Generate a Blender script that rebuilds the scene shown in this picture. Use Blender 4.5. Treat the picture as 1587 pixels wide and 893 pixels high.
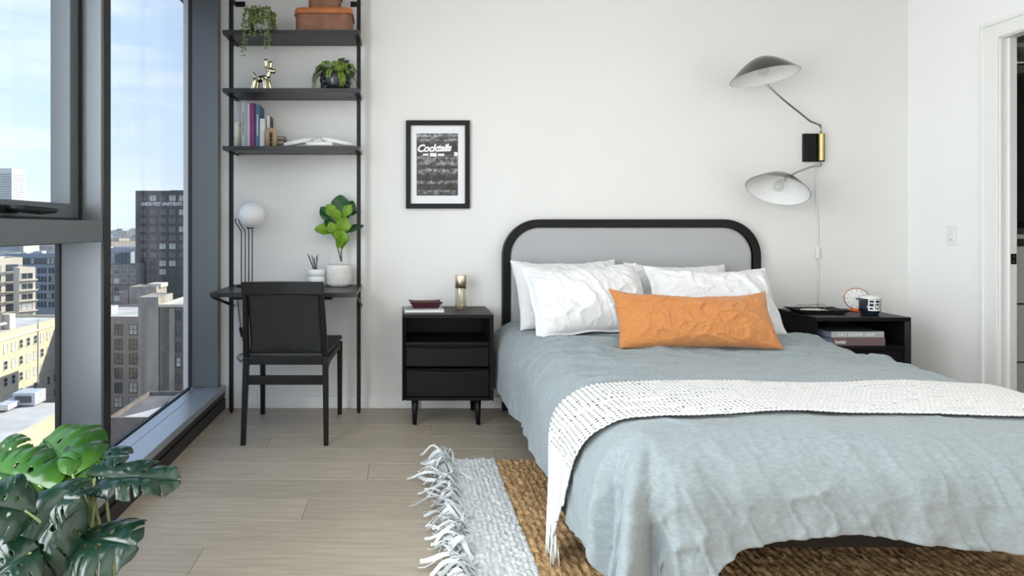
import bpy, bmesh, math, random
import numpy as np
from mathutils import Vector, Matrix, Euler

for _o in list(bpy.data.objects):
    bpy.data.objects.remove(_o)
SC = bpy.context.scene
COL = SC.collection
rnd = random.Random(7)
PI = math.pi

# ------------------------------------------------------------------ camera
CAMH, CAMD, F = 1.167, 4.0, 960.0          # camera height, distance to back wall, focal length in px of a 1587 px frame
VX, VY = 623.0, 352.0                      # vanishing point of the depth lines
cam = bpy.data.cameras.new('camera')
cam.sensor_width = 36.0
cam.lens = 36.0 * F / 1587.0
cam.shift_x = (793.5 - VX) / 1587.0
cam.shift_y = -(446.5 - VY) / 1587.0
cam.clip_start, cam.clip_end = 0.05, 6000
camo = bpy.data.objects.new('camera', cam)
camo.location = (0, -CAMD, CAMH)
camo.rotation_euler = (PI / 2, 0, 0)
COL.objects.link(camo)
SC.camera = camo


def P(px, py, d):
    """point seen at pixel (px, py) at distance d from the camera plane"""
    return Vector(((px - VX) * d / F, d - CAMD, CAMH - (py - VY) * d / F))


# ------------------------------------------------------------------ world, sun, added fill lights, exposure
W = bpy.data.worlds.new('sky')
SC.world = W
W.use_nodes = True
nt = W.node_tree
nt.nodes.clear()


def wn(t):
    return nt.nodes.new(t)


w_out, w_bg, w_tc = wn('ShaderNodeOutputWorld'), wn('ShaderNodeBackground'), wn('ShaderNodeTexCoord')
w_sep, w_rmp = wn('ShaderNodeSeparateXYZ'), wn('ShaderNodeValToRGB')
w_map, w_nz, w_cr, w_mix = wn('ShaderNodeMapping'), wn('ShaderNodeTexNoise'), wn('ShaderNodeValToRGB'), wn('ShaderNodeMixRGB')
L = nt.links.new
L(w_tc.outputs['Generated'], w_sep.inputs[0])
L(w_sep.outputs['Z'], w_rmp.inputs[0])
e = w_rmp.color_ramp.elements
e[0].position, e[0].color = 0.0, (0.68, 0.77, 0.87, 1)
e[1].position, e[1].color = 0.75, (0.24, 0.42, 0.80, 1)
x = e.new(0.16); x.color = (0.54, 0.69, 0.88, 1)
x = e.new(0.36); x.color = (0.44, 0.60, 0.86, 1)
L(w_tc.outputs['Generated'], w_map.inputs[0])
w_map.inputs['Scale'].default_value = (1.6, 2.2, 9.0)
L(w_map.outputs[0], w_nz.inputs['Vector'])
w_nz.inputs['Scale'].default_value = 2.3
w_nz.inputs['Detail'].default_value = 6
w_nz.inputs['Roughness'].default_value = 0.55
L(w_nz.outputs['Fac'], w_cr.inputs[0])
w_cr.color_ramp.elements[0].position, w_cr.color_ramp.elements[0].color = 0.46, (0, 0, 0, 1)
w_cr.color_ramp.elements[1].position, w_cr.color_ramp.elements[1].color = 0.78, (0.85, 0.85, 0.85, 1)
L(w_cr.outputs[0], w_mix.inputs[0])
L(w_rmp.outputs[0], w_mix.inputs[1])
w_mix.inputs[2].default_value = (0.80, 0.84, 0.89, 1)
L(w_mix.outputs[0], w_bg.inputs[0])
w_bg.inputs[1].default_value = 1.22
L(w_bg.outputs[0], w_out.inputs[0])


def add_light(name, kind, loc, rot, energy, color=(1, 1, 1), **kw):
    l = bpy.data.lights.new(name, kind)
    l.energy, l.color = energy, color
    for k, v in kw.items():
        setattr(l, k, v)
    o = bpy.data.objects.new(name, l)
    o.location, o.rotation_euler = loc, rot
    COL.objects.link(o)
    return o


sun = add_light('sun', 'SUN', (40, 20, 60), (0, 0, 0), 6.6, (1.0, 0.93, 0.80), angle=0.01)
sun.rotation_euler = Vector((0.80, 0.34, 0.50)).to_track_quat('Z', 'Y').to_euler()
# unseen area light added outside the window bays beside and behind the camera
add_light('window_side_fill', 'AREA', (-1.62, -4.15, 1.45), (0, -PI / 2, 0), 250, (0.98, 0.995, 1.0), shape='RECTANGLE', size=2.3, size_y=3.4)
# broad unseen fill light under the ceiling, added to brighten the room
add_light('ceiling_fill', 'AREA', (1.2, -3.6, 2.70), (0, 0, 0), 27, (1.0, 0.975, 0.94), shape='RECTANGLE', size=3.4, size_y=3.2)

vs = SC.view_settings
vs.view_transform, vs.look = 'Standard', 'None'
vs.exposure, vs.gamma, vs.use_curve_mapping = 0.31, 1.0, False


# ------------------------------------------------------------------ materials
MATS = {}


def mat(name, col=(.5, .5, .5), rough=.5, metal=0., spec=.5, var=0., vscale=8., bump=0., bscale=60., stretch=(1, 1, 1), trans=0.,
        sheen=0., emit=None, estr=1., rand=0., coat=0., sss=0., col2=None, coords='Object'):
    """procedural principled material: colour variation by noise, relief by noise"""
    if name in MATS:
        return MATS[name]
    m = bpy.data.materials.new(name)
    m.use_nodes = True
    t = m.node_tree
    b = t.nodes['Principled BSDF']
    b.inputs['Base Color'].default_value = (*col, 1)
    b.inputs['Roughness'].default_value = rough
    b.inputs['Metallic'].default_value = metal
    b.inputs['Specular IOR Level'].default_value = spec
    b.inputs['Sheen Weight'].default_value = sheen
    b.inputs['Coat Weight'].default_value = coat
    if trans:
        b.inputs['Transmission Weight'].default_value = trans
    if emit:
        b.inputs['Emission Color'].default_value = (*emit, 1)
        b.inputs['Emission Strength'].default_value = estr
    if var or bump:
        tc, mp = t.nodes.new('ShaderNodeTexCoord'), t.nodes.new('ShaderNodeMapping')
        mp.inputs['Scale'].default_value = stretch
        t.links.new(tc.outputs[coords], mp.inputs[0])
    if var:
        n, r = t.nodes.new('ShaderNodeTexNoise'), t.nodes.new('ShaderNodeValToRGB')
        n.inputs['Scale'].default_value = vscale
        n.inputs['Detail'].default_value = 5
        t.links.new(mp.outputs[0], n.inputs['Vector'])
        t.links.new(n.outputs['Fac'], r.inputs[0])
        lo = tuple(max(0, c * (1 - var)) for c in col)
        hi = col2 if col2 else tuple(min(1, c * (1 + var)) for c in col)
        r.color_ramp.elements[0].position, r.color_ramp.elements[0].color = .30, (*lo, 1)
        r.color_ramp.elements[1].position, r.color_ramp.elements[1].color = .70, (*hi, 1)
        src = r.outputs[0]
        if rand:
            oi, hs, mr = t.nodes.new('ShaderNodeObjectInfo'), t.nodes.new('ShaderNodeHueSaturation'), t.nodes.new('ShaderNodeMapRange')
            t.links.new(oi.outputs['Random'], mr.inputs[0])
            mr.inputs[3].default_value, mr.inputs[4].default_value = 1 - rand, 1 + rand
            t.links.new(mr.outputs[0], hs.inputs['Value'])
            t.links.new(src, hs.inputs['Color'])
            src = hs.outputs[0]
        t.links.new(src, b.inputs['Base Color'])
    if bump:
        n2, bp = t.nodes.new('ShaderNodeTexNoise'), t.nodes.new('ShaderNodeBump')
        n2.inputs['Scale'].default_value = bscale
        n2.inputs['Detail'].default_value = 4
        bp.inputs['Strength'].default_value = bump
        bp.inputs['Distance'].default_value = .01
        t.links.new(mp.outputs[0], n2.inputs['Vector'])
        t.links.new(n2.outputs['Fac'], bp.inputs['Height'])
        t.links.new(bp.outputs[0], b.inputs['Normal'])
    MATS[name] = m
    return m


def glass_mat(name, tint=(1, 1, 1), f0=.04, rough=0.0):
    """clear thin glass: transparent, with Schlick reflection"""
    m = bpy.data.materials.new(name)
    m.use_nodes = True
    t = m.node_tree
    t.nodes.clear()
    o, mx, tr, gl, lw, pw, mr = [t.nodes.new(s) for s in ('ShaderNodeOutputMaterial', 'ShaderNodeMixShader', 'ShaderNodeBsdfTransparent', 'ShaderNodeBsdfGlossy', 'ShaderNodeLayerWeight', 'ShaderNodeMath', 'ShaderNodeMapRange')]
    tr.inputs[0].default_value = (*tint, 1)
    gl.inputs['Roughness'].default_value = rough
    lw.inputs[0].default_value = .5
    pw.operation = 'POWER'
    pw.inputs[1].default_value = 5
    mr.inputs[3].default_value = f0
    t.links.new(lw.outputs['Facing'], pw.inputs[0])
    t.links.new(pw.outputs[0], mr.inputs[0])
    t.links.new(mr.outputs[0], mx.inputs[0])
    t.links.new(tr.outputs[0], mx.inputs[1])
    t.links.new(gl.outputs[0], mx.inputs[2])
    t.links.new(mx.outputs[0], o.inputs[0])
    MATS[name] = m
    return m


M_wall_lit = mat('window_lit_wall_paint', (.87, .87, .865), .7, spec=.25, var=.01, vscale=2, bump=.03, bscale=180)  # right wall: brightness of the window light put into a lighter wall colour
M_wall = mat('wall_paint', (.745, .745, .73), .75, spec=.25, var=.012, vscale=2, bump=.03, bscale=180)  # back wall: darker tone, other half of that painted light contrast
M_white = mat('white_trim_paint', (.80, .80, .79), .45, spec=.4, var=.01, bump=.01)
M_ceil = mat('ceiling_paint', (.82, .82, .81), .8, var=.01)
M_alu = mat('graphite_aluminium', (.125, .14, .155), .36, metal=.35, spec=.5, var=.05, vscale=3, bump=.02, bscale=120, stretch=(1, 1, .1))
M_alud = mat('black_gasket', (.010, .011, .012), .5, var=.1)
M_sill = mat('sill_metal', (.42, .45, .49), .33, metal=.6, var=.05, vscale=4, bump=.015, bscale=90)
M_sillb = mat('sill_base_black', (.012, .012, .013), .42, var=.1, vscale=4)
M_bwood = mat('black_stained_wood', (.0055, .0058, .0068), .42, spec=.25, var=.35, vscale=12, stretch=(1, 1, 18), bump=.05, bscale=40)
M_bwoodh = mat('black_stained_wood_horizontal', (.0055, .0058, .0068), .42, spec=.25, var=.35, vscale=12, stretch=(1, 14, 18), bump=.05, bscale=40)
M_bmet = mat('black_powder_coat', (.006, .0065, .008), .45, spec=.28, var=.1, vscale=30, bump=.02, bscale=400)
M_leather = mat('black_leather', (.016, .017, .018), .52, spec=.4, var=.12, vscale=20, bump=.12, bscale=220)
M_brass = mat('brass', (.62, .46, .20), .28, metal=1, var=.06, vscale=20)
M_nickel = mat('antique_nickel', (.42, .39, .34), .28, metal=1, var=.06, vscale=20)
M_steel = mat('steel', (.55, .55, .55), .3, metal=1, var=.05)
M_glass = glass_mat('window_glass', (.98, .99, .985), .02)


# ------------------------------------------------------------------ mesh helpers
def new_bm():
    return bmesh.new()


def box(bm, x0, x1, y0, y1, z0, z1):
    v = [bm.verts.new(p) for p in ((x0, y0, z0), (x1, y0, z0), (x1, y1, z0), (x0, y1, z0), (x0, y0, z1), (x1, y0, z1), (x1, y1, z1), (x0, y1, z1))]
    for f in ((3, 2, 1, 0), (4, 5, 6, 7), (0, 1, 5, 4), (1, 2, 6, 5), (2, 3, 7, 6), (3, 0, 4, 7)):
        bm.faces.new([v[i] for i in f])


def loft(bm, rings, close=True, cap=True):
    """rings: list of lists of points with equal counts"""
    R = [[bm.verts.new(p) for p in r] for r in rings]
    n = len(R[0])
    for a, b in zip(R[:-1], R[1:]):
        for i in range(n if close else n - 1):
            j = (i + 1) % n
            bm.faces.new((a[i], a[j], b[j], b[i]))
    if cap and close:
        bm.faces.new(R[0][::-1])
        bm.faces.new(R[-1])


def frames(pts):
    T = []
    for i in range(len(pts)):
        a, b = pts[max(i - 1, 0)], pts[min(i + 1, len(pts) - 1)]
        T.append((b - a).normalized())
    ref = Vector((0, 0, 1)) if abs(T[0].z) < .9 else Vector((0, 1, 0))
    n = (ref - T[0] * ref.dot(T[0])).normalized()
    out = []
    for t in T:
        n = (n - t * n.dot(t)).normalized()
        out.append((t, n, t.cross(n)))
    return out


def tube(bm, pts, r, seg=8, closed=False):
    pts = [Vector(p) for p in pts]
    if not hasattr(r, '__len__'):
        r = [r] * len(pts)
    fr = frames(pts)
    rings = []
    for p, (t, n, b), rr in zip(pts, fr, r):
        rings.append([p + (n * math.cos(2 * PI * k / seg) + b * math.sin(2 * PI * k / seg)) * rr for k in range(seg)])
    if closed:
        R = [[bm.verts.new(p) for p in q] for q in rings]
        m = len(R)
        # closed loops: match ring offset
        for i in range(m):
            a, c = R[i], R[(i + 1) % m]
            off = min(range(seg), key=lambda s: (c[s].co - a[0].co).length)
            for k in range(seg):
                bm.faces.new((a[k], a[(k + 1) % seg], c[(k + 1 + off) % seg], c[(k + off) % seg]))
    else:
        loft(bm, rings)


def bar(bm, p0, p1, w0, d0, w1=None, d1=None, up=(0, 1, 0)):
    """rectangular bar from p0 to p1, widths along x-ish, depth along up-ish"""
    p0, p1 = Vector(p0), Vector(p1)
    w1, d1 = w1 or w0, d1 or d0
    t = (p1 - p0).normalized()
    u = Vector(up)
    u = (u - t * u.dot(t)).normalized()
    s = t.cross(u)
    rings = []
    for p, w, d in ((p0, w0, d0), (p1, w1, d1)):
        rings.append([p + s * (a * w / 2) + u * (b * d / 2) for a, b in ((-1, -1), (1, -1), (1, 1), (-1, 1))])
    loft(bm, rings)


def lathe(bm, prof, seg=24, c=(0, 0, 0), cap=True):
    c = Vector(c)
    rings = [[c + Vector((r * math.cos(2 * PI * k / seg), r * math.sin(2 * PI * k / seg), z)) for k in range(seg)] for r, z in prof]
    loft(bm, rings, cap=cap)


def sphere(bm, c, r, seg=16, sc=(1, 1, 1), rot=None):
    m = Matrix.Translation(c)
    if rot is not None:
        m = m @ rot
    m = m @ Matrix.Diagonal((r * sc[0], r * sc[1], r * sc[2], 1))
    bmesh.ops.create_uvsphere(bm, u_segments=seg, v_segments=max(6, seg // 2), radius=1, matrix=m)


def prism(bm, outline, y0, y1):
    """outline in (x, z), extruded along y"""
    loft(bm, [[Vector((x, y0, z)) for x, z in outline], [Vector((x, y1, z)) for x, z in outline]])


def finish(bm):
    bmesh.ops.recalc_face_normals(bm, faces=bm.faces)


def mesh_from(bm, name):
    finish(bm)
    me = bpy.data.meshes.new(name)
    bm.to_mesh(me)
    bm.free()
    return me


def link(name, me, m, parent=None, smooth=False, bevel=0, solid=0, subsurf=0):
    if m is not None and not me.materials:
        me.materials.append(m)
    if smooth:
        me.polygons.foreach_set('use_smooth', [True] * len(me.polygons))
    o = bpy.data.objects.new(name, me)
    COL.objects.link(o)
    if parent:
        o.parent = parent
    if subsurf:
        s = o.modifiers.new('subsurf', 'SUBSURF'); s.levels = s.render_levels = subsurf
    if solid:
        s = o.modifiers.new('solid', 'SOLIDIFY'); s.thickness = solid; s.offset = 0
    if bevel:
        b = o.modifiers.new('bevel', 'BEVEL'); b.width = bevel; b.segments = 2; b.limit_method = 'ANGLE'; b.angle_limit = .7
    return o


def obj(name, bm, m, parent=None, **kw):
    return link(name, mesh_from(bm, name), m, parent, **kw)


def boxo(name, ext, m, parent=None, **kw):
    bm = new_bm(); box(bm, *ext)
    return obj(name, bm, m, parent, **kw)


def tag(o, label, cat, group=None, kind=None):
    o['label'], o['category'] = label, cat
    if group:
        o['group'] = group
    if kind:
        o['kind'] = kind
    return o


def thing(name, label, cat, loc=(0, 0, 0), rotz=0, group=None):
    o = bpy.data.objects.new(name, None)
    o.empty_display_size = .05
    COL.objects.link(o)
    o.location, o.rotation_euler = loc, (0, 0, rotz)
    return tag(o, label, cat, group)


def struct(o, label=None):
    o['kind'] = 'structure'
    if label:
        o['label'] = label
    return o


def structe(name, loc=(0, 0, 0), label=None):
    o = bpy.data.objects.new(name, None)
    COL.objects.link(o)
    o.location = loc
    return struct(o, label)


def dup(root, loc, rotz=0, label=None):
    r = root.copy(); COL.objects.link(r)
    r.location, r.rotation_euler = loc, (0, 0, rotz)
    if label:
        r['label'] = label
    for ch in list(root.children):
        c = ch.copy(); COL.objects.link(c); c.parent = r
        for g in ch.children:
            d = g.copy(); COL.objects.link(d); d.parent = c
    return r


def grid_mesh(name, X, Y, Z, uv=None, mask=None):
    """mesh from 2-D arrays of coordinates; mask (n-1, m-1) keeps faces"""
    n, m = X.shape
    v = np.stack([X, Y, Z], -1).reshape(-1, 3)
    idx = np.arange(n * m).reshape(n, m)
    f = np.stack([idx[:-1, :-1], idx[1:, :-1], idx[1:, 1:], idx[:-1, 1:]], -1)
    f = f[mask] if mask is not None else f.reshape(-1, 4)
    me = bpy.data.meshes.new(name)
    me.from_pydata(v.tolist(), [], f.tolist())
    if uv is not None:
        ul = me.uv_layers.new(name='UVMap')
        U = np.stack([uv[0], uv[1]], -1).reshape(-1, 2)
        ul.data.foreach_set('uv', U[f.reshape(-1)].astype(np.float32).reshape(-1))
    me.update()
    return me


def _hash(ix, iy, seed):
    h = np.sin(ix * 127.1 + iy * 311.7 + seed * 74.7) * 43758.5453
    return h - np.floor(h)


def vnoise(x, y, seed=0):
    ix, iy = np.floor(x), np.floor(y)
    fx, fy = x - ix, y - iy
    fx, fy = fx * fx * fx * (fx * (fx * 6 - 15) + 10), fy * fy * fy * (fy * (fy * 6 - 15) + 10)
    a, b = _hash(ix, iy, seed), _hash(ix + 1, iy, seed)
    c, d = _hash(ix, iy + 1, seed), _hash(ix + 1, iy + 1, seed)
    return (a + (b - a) * fx) * (1 - fy) + (c + (d - c) * fx) * fy - .5


def ridge(x, y, seed=0):
    return 1 - np.abs(vnoise(x, y, seed)) * 4


def crease(x, y, seed=0, w=.1):
    return np.exp(-(vnoise(x, y, seed) / w) ** 2)


def text_mesh(body, size, extrude=.0005, shear=0., offset=0., align='LEFT', space=1.):
    cu = bpy.data.curves.new('lettering', 'FONT')
    cu.body, cu.size, cu.extrude, cu.shear, cu.offset, cu.align_x, cu.space_character = body, size, extrude, shear, offset, align, space
    cu.resolution_u = 3
    o = bpy.data.objects.new('lettering_tmp', cu)
    COL.objects.link(o)
    dg = bpy.context.evaluated_depsgraph_get()
    me = bpy.data.meshes.new_from_object(o.evaluated_get(dg))
    bpy.data.objects.remove(o)
    return me


# ------------------------------------------------------------------ setting: shell
XR, XG = 3.267, -1.342                   # right wall, glass plane
YB = -6.6                                # wall behind the camera
ZC = 2.78
floor = structe('floor', label='light taupe oak plank floor')
M_plank = mat('oak_plank', (.375, .322, .252), .42, spec=.35, var=.15, vscale=3.5, stretch=(1.1, 14, 10), bump=.05, bscale=22, rand=.06)
boxo('subfloor', (XG, XR + 1.9, YB, .02, -.20, -.0135), mat('dark_joint', (.10, .08, .065), .9, var=.1), floor)
PW, PL = .2, 1.83
plank_mesh = {}
row = 0
y = .06
while y > YB:
    y1, y0 = min(y, 0.0), max(y - PW, YB)
    off = [(.0), (.74), (1.31), (.42), (1.62), (.98)][row % 6]
    x = -1.14 - PL + off
    while x < XR + 1.8:
        a, b = max(x, -1.15), min(x + PL, XR + 1.8)
        if b - a > .02:
            key = (round(b - a, 3), round(y1 - y0, 3))
            if key not in plank_mesh:
                bm = new_bm()
                hx, hy, g = key[0] / 2 - .0007, key[1] / 2 - .0008, .0022
                z0, z1 = -.012, 0.0
                rings = [[(sx * hx, sy * hy, z0) for sx, sy in ((-1, -1), (1, -1), (1, 1), (-1, 1))],
                         [(sx * hx, sy * hy, z1 - .0012) for sx, sy in ((-1, -1), (1, -1), (1, 1), (-1, 1))],
                         [(sx * (hx - g), sy * (hy - g), z1) for sx, sy in ((-1, -1), (1, -1), (1, 1), (-1, 1))]]
                loft(bm, [[Vector(p) for p in r] for r in rings])
                plank_mesh[key] = mesh_from(bm, 'plank')
            o = link('plank', plank_mesh[key], M_plank, floor)
            o.location = ((a + b) / 2, (y1 + y0) / 2, 0)
        x += PL
    y -= PW
    row += 1

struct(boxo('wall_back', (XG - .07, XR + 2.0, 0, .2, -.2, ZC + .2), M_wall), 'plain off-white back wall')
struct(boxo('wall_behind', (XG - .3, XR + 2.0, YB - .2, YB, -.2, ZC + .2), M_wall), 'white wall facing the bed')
struct(boxo('ceiling', (XG - .12, XR + 2.0, YB - .2, .2, ZC, ZC + .25), M_ceil), 'flat white ceiling')
DY0, DY1, DZ = -.605, -1.52, 2.215       # closet doorway
wr = structe('wall_right', label='white wall with the closet doorway')
WT = .071
boxo('wall_panel', (XR, XR + WT, DY0, 0, 0, ZC), M_wall_lit, wr)
boxo('wall_panel', (XR, XR + WT, YB, DY1, 0, ZC), M_wall_lit, wr)
boxo('lintel', (XR, XR + WT, DY1, DY0, DZ, ZC), M_wall_lit, wr)
# baseboards
def baseboard(name, ext, label):
    return struct(boxo(name, ext, M_white, bevel=.003), label)
baseboard('baseboard_back', (-1.12, XR, -.014, 0, 0, .074), 'white baseboard along the back wall')
baseboard('baseboard_right', (XR - .014, XR, DY0 + .085, -.014, 0, .074), 'white baseboard beside the closet door')
baseboard('baseboard_right', (XR - .014, XR, YB, DY1 - .085, 0, .074), 'white baseboard along the right wall')
# doorway: jamb, stop, casing, strike plate
dr = structe('door_1', (XR, DY0, 0), 'white cased closet doorway')
bm = new_bm(); box(bm, -.004, WT + .004, -.018, 0, 0, DZ)
obj('jamb', bm, M_white, dr, bevel=.002)
bm = new_bm(); box(bm, -.004, WT + .004, DY1 - DY0, DY1 - DY0 + .018, 0, DZ)
obj('jamb', bm, M_white, dr, bevel=.002)
bm = new_bm(); box(bm, -.004, WT + .004, DY1 - DY0, 0, DZ - .018, DZ)
obj('head_jamb', bm, M_white, dr, bevel=.002)
bm = new_bm(); box(bm, .034, WT + .004, -.030, -.018, 0, DZ - .018)
obj('door_stop', bm, M_white, dr, bevel=.002)
def casing(y0, y1, z0, z1):
    bm = new_bm()
    box(bm, -.016, 0, y0, y1, z0, z1)
    return bm
for (a, b) in ((-.012, .085), (DY1 - DY0 - .085, DY1 - DY0 + .012)):
    obj('casing', casing(a, b, 0, DZ + .085), M_white, dr, bevel=.004)
    s = (b if a > -.5 else a)
    bm = new_bm(); box(bm, -.026, -.016, min(s, s - .022 if a > -.5 else s + .022), max(s, s - .022 if a > -.5 else s + .022), 0, DZ + .085)
    obj('casing_bead', bm, M_white, dr, bevel=.003)
obj('casing', casing(DY1 - DY0 + .012, -.012, DZ - .012, DZ + .085), M_white, dr, bevel=.004)
bm = new_bm(); box(bm, -.026, -.016, DY1 - DY0 - .063, .063, DZ + .063, DZ + .085)
obj('casing_bead', bm, M_white, dr, bevel=.003)
sp = boxo('strike_plate', (.040, .069, -.0325, -.030, .965, 1.022), M_bmet, dr)
for z in (.978, 1.009):
    bm = new_bm(); sphere(bm, (.054, -.0325, z), .004, 8); obj('screw', bm, M_steel, sp)
boxo('strike_hole', (.048, .061, -.0332, -.032, .984, 1.003), mat('dark_hole', (.004, .004, .004), .9, var=.1), sp)
# light switch on the right wall
sw = thing('light_switch', 'white rocker light switch plate on the wall near the closet door', 'light switch', (XR, -.327, 1.12))
boxo('plate', (-.006, 0, -.039, .039, -.06, .06), M_white, sw, bevel=.003)
boxo('rocker', (-.010, -.005, -.017, .017, -.034, .034), M_white, sw, bevel=.002)
boxo('dimmer_slot', (-.0105, -.0095, -.012, .012, -.030, -.026), mat('slot_grey', (.3, .3, .3), .6, var=.1), sw)

# closet behind the doorway
CX0, CX1 = XR + WT, XR + 1.8
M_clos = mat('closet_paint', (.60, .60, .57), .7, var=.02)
struct(boxo('wall_closet_back', (CX0, CX1, -.09, 0, 0, ZC), M_clos), 'grey-white back wall inside the closet')
struct(boxo('wall_closet_side', (CX1, CX1 + .15, YB, .0, -.2, ZC), M_clos), 'side wall inside the closet')
cu_ = thing('closet_organizer', 'white closet organizer with shelf, hanging rod and drawers', 'closet shelving', (CX0 + .02, -.09, 0))
M_org = mat('white_melamine', (.66, .66, .64), .5, var=.02)
boxo('upper_shelf', (0, 1.6, -.36, 0, 2.20, 2.225), M_org, cu_)
boxo('middle_shelf', (0, 1.6, -.36, 0, 1.10, 1.125), M_org, cu_)
boxo('back_rail', (0, 1.6, -.02, 0, 1.125, 1.21), M_org, cu_)
for i in range(3):
    z = .06 + i * .335
    d_ = boxo('drawer', (.01, 1.59, -.36, -.01, z, z + .325), M_org, cu_, bevel=.003)
bm = new_bm(); tube(bm, [(0, -.30, 2.126), (1.6, -.30, 2.126)], .014, 10)
obj('hanging_rod', bm, mat('chrome_rod', (.7, .7, .7), .25, metal=1, var=.05), cu_, smooth=True)

def garment(x, name, label, m, zt, length, group=None):
    """a jacket on a hanger; hangs across the rod (shoulders along y)"""
    base = Vector((CX0 + .02 + x, -.39, 0))
    hg = thing('clothes_hanger', 'grey wire hanger holding the ' + label.split(' ')[0] + ' garment in the closet', 'hanger', base + Vector((0, 0, 2.126)))
    bm = new_bm()
    hook = [Vector((0, .016 * math.cos(a), .016 * math.sin(a) + .0)) for a in np.linspace(PI * 1.1, -PI * .45, 12)] + [Vector((0, .0, -.045)), Vector((0, 0, -.075))]
    tube(bm, hook, .0028, 6); obj('hook', bm, M_steel, hg, smooth=True)
    bm = new_bm()
    tube(bm, [(0, -.2, -.15), (0, -.1, -.10), (0, 0, -.075), (0, .1, -.10), (0, .2, -.15)], [.008, .013, .015, .013, .008], 8)
    obj('shoulder_bar', bm, mat('hanger_grey', (.35, .34, .33), .5, var=.05), hg, smooth=True)
    g = thing(name, label, 'clothing', base, 0, group)
    bm = new_bm()
    rings = []
    for z, hy, hx in ((zt - .005, .05, .03), (zt - .02, .11, .042), (zt - .05, .17, .052), (zt - .09, .212, .06), (zt - .3, .205, .072), (zt - .6, .205, .075), (zt - length, .215, .075)):
        r = []
        for k in range(28):
            a = 2 * PI * k / 28
            f = 1 + .10 * math.sin(5 * a + z * 3)
            r.append(Vector((math.copysign(abs(math.cos(a)) ** .8, math.cos(a)) * hx * f, math.copysign(abs(math.sin(a)) ** .6, math.sin(a)) * hy, z)))
        rings.append(r)
    loft(bm, rings); obj('body', bm, m, g, smooth=True)
    for s in (-1, 1):
        bm = new_bm()
        tube(bm, [(0, s * .17, zt - .07), (.01, s * .215, zt - .16), (.012, s * .228, zt - .4), (.005, s * .225, zt - .66)], [.045, .055, .048, .04], 10)
        obj('sleeve', bm, m, g, smooth=True)
M_navy = mat('navy_cloth', (.008, .012, .024), .8, var=.4, vscale=8, sheen=.2)
M_blk = mat('black_cloth', (.006, .006, .008), .8, var=.4, vscale=8, sheen=.2)
garment(.226, 'black_jacket', 'black jacket hanging in the closet at the doorway edge', M_blk, 2.06, .86)
garment(.40, 'navy_coat', 'navy coat hanging behind the black jacket in the closet', M_navy, 2.06, .90)
garment(.57, 'black_coat', 'dark coat hanging deepest along the closet rod', M_blk, 2.05, .88)

# ------------------------------------------------------------------ window wall on the left
SX = -1.137                               # inner face of the sill
MI = -1.17                                # inner face of the mullions
sl = structe('trim_1', (0, 0, 0), 'grey metal window sill on a black base')
bm = new_bm(); box(bm, XG + .01, -1.262, YB, -.002, .11, .1460); obj('sill_plate', bm, M_sill, sl, bevel=.002)
bm = new_bm(); box(bm, -1.259, SX, YB, -.002, .11, .1475); obj('sill_plate', bm, M_sill, sl, bevel=.003)
boxo('sill_face', (XG + .01, SX - .004, YB, -.002, .078, .112), M_sillb, sl, bevel=.002)
boxo('sill_groove', (XG + .01, SX - .014, YB, -.002, .066, .080), M_alud, sl)
boxo('sill_base', (XG + .01, SX - .002, YB, -.002, -.005, .067), M_sillb, sl, bevel=.002)
# wall strip under and over the glazing
wl = structe('wall_left', label='graphite curtain wall edge around the windows')
boxo('lower_panel', (XG - .03, XG + .01, YB, .2, -.6, .12), M_alu, wl)
boxo('header', (XG - .12, MI, YB, .2, 2.66, ZC), M_alu, wl)
MY = [-1.510, -3.05, -4.6, -6.15]         # far edges of mullions
def pane(parent, y0, y1, z0, z1, xg=XG):
    return boxo('pane', (xg - .012, xg - .004, y0, y1, z0, z1), M_glass, parent)
# far bay, one tall pane
w1 = structe('window_1', label='tall fixed window pane beside the shelving')
boxo('jamb', (XG - .02, MI, -.062, -.001, .1475, 2.66), M_alu, w1, bevel=.003)
boxo('jamb_gasket', (XG - .012, XG + .004, -.070, -.062, .1475, 2.66), M_alud, w1)
boxo('sill_gasket', (XG - .014, XG + .003, MY[0], -.07, .140, .152), M_alud, w1)
pane(w1, MY[0] - .01, -.06, .13, 2.67)
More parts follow.
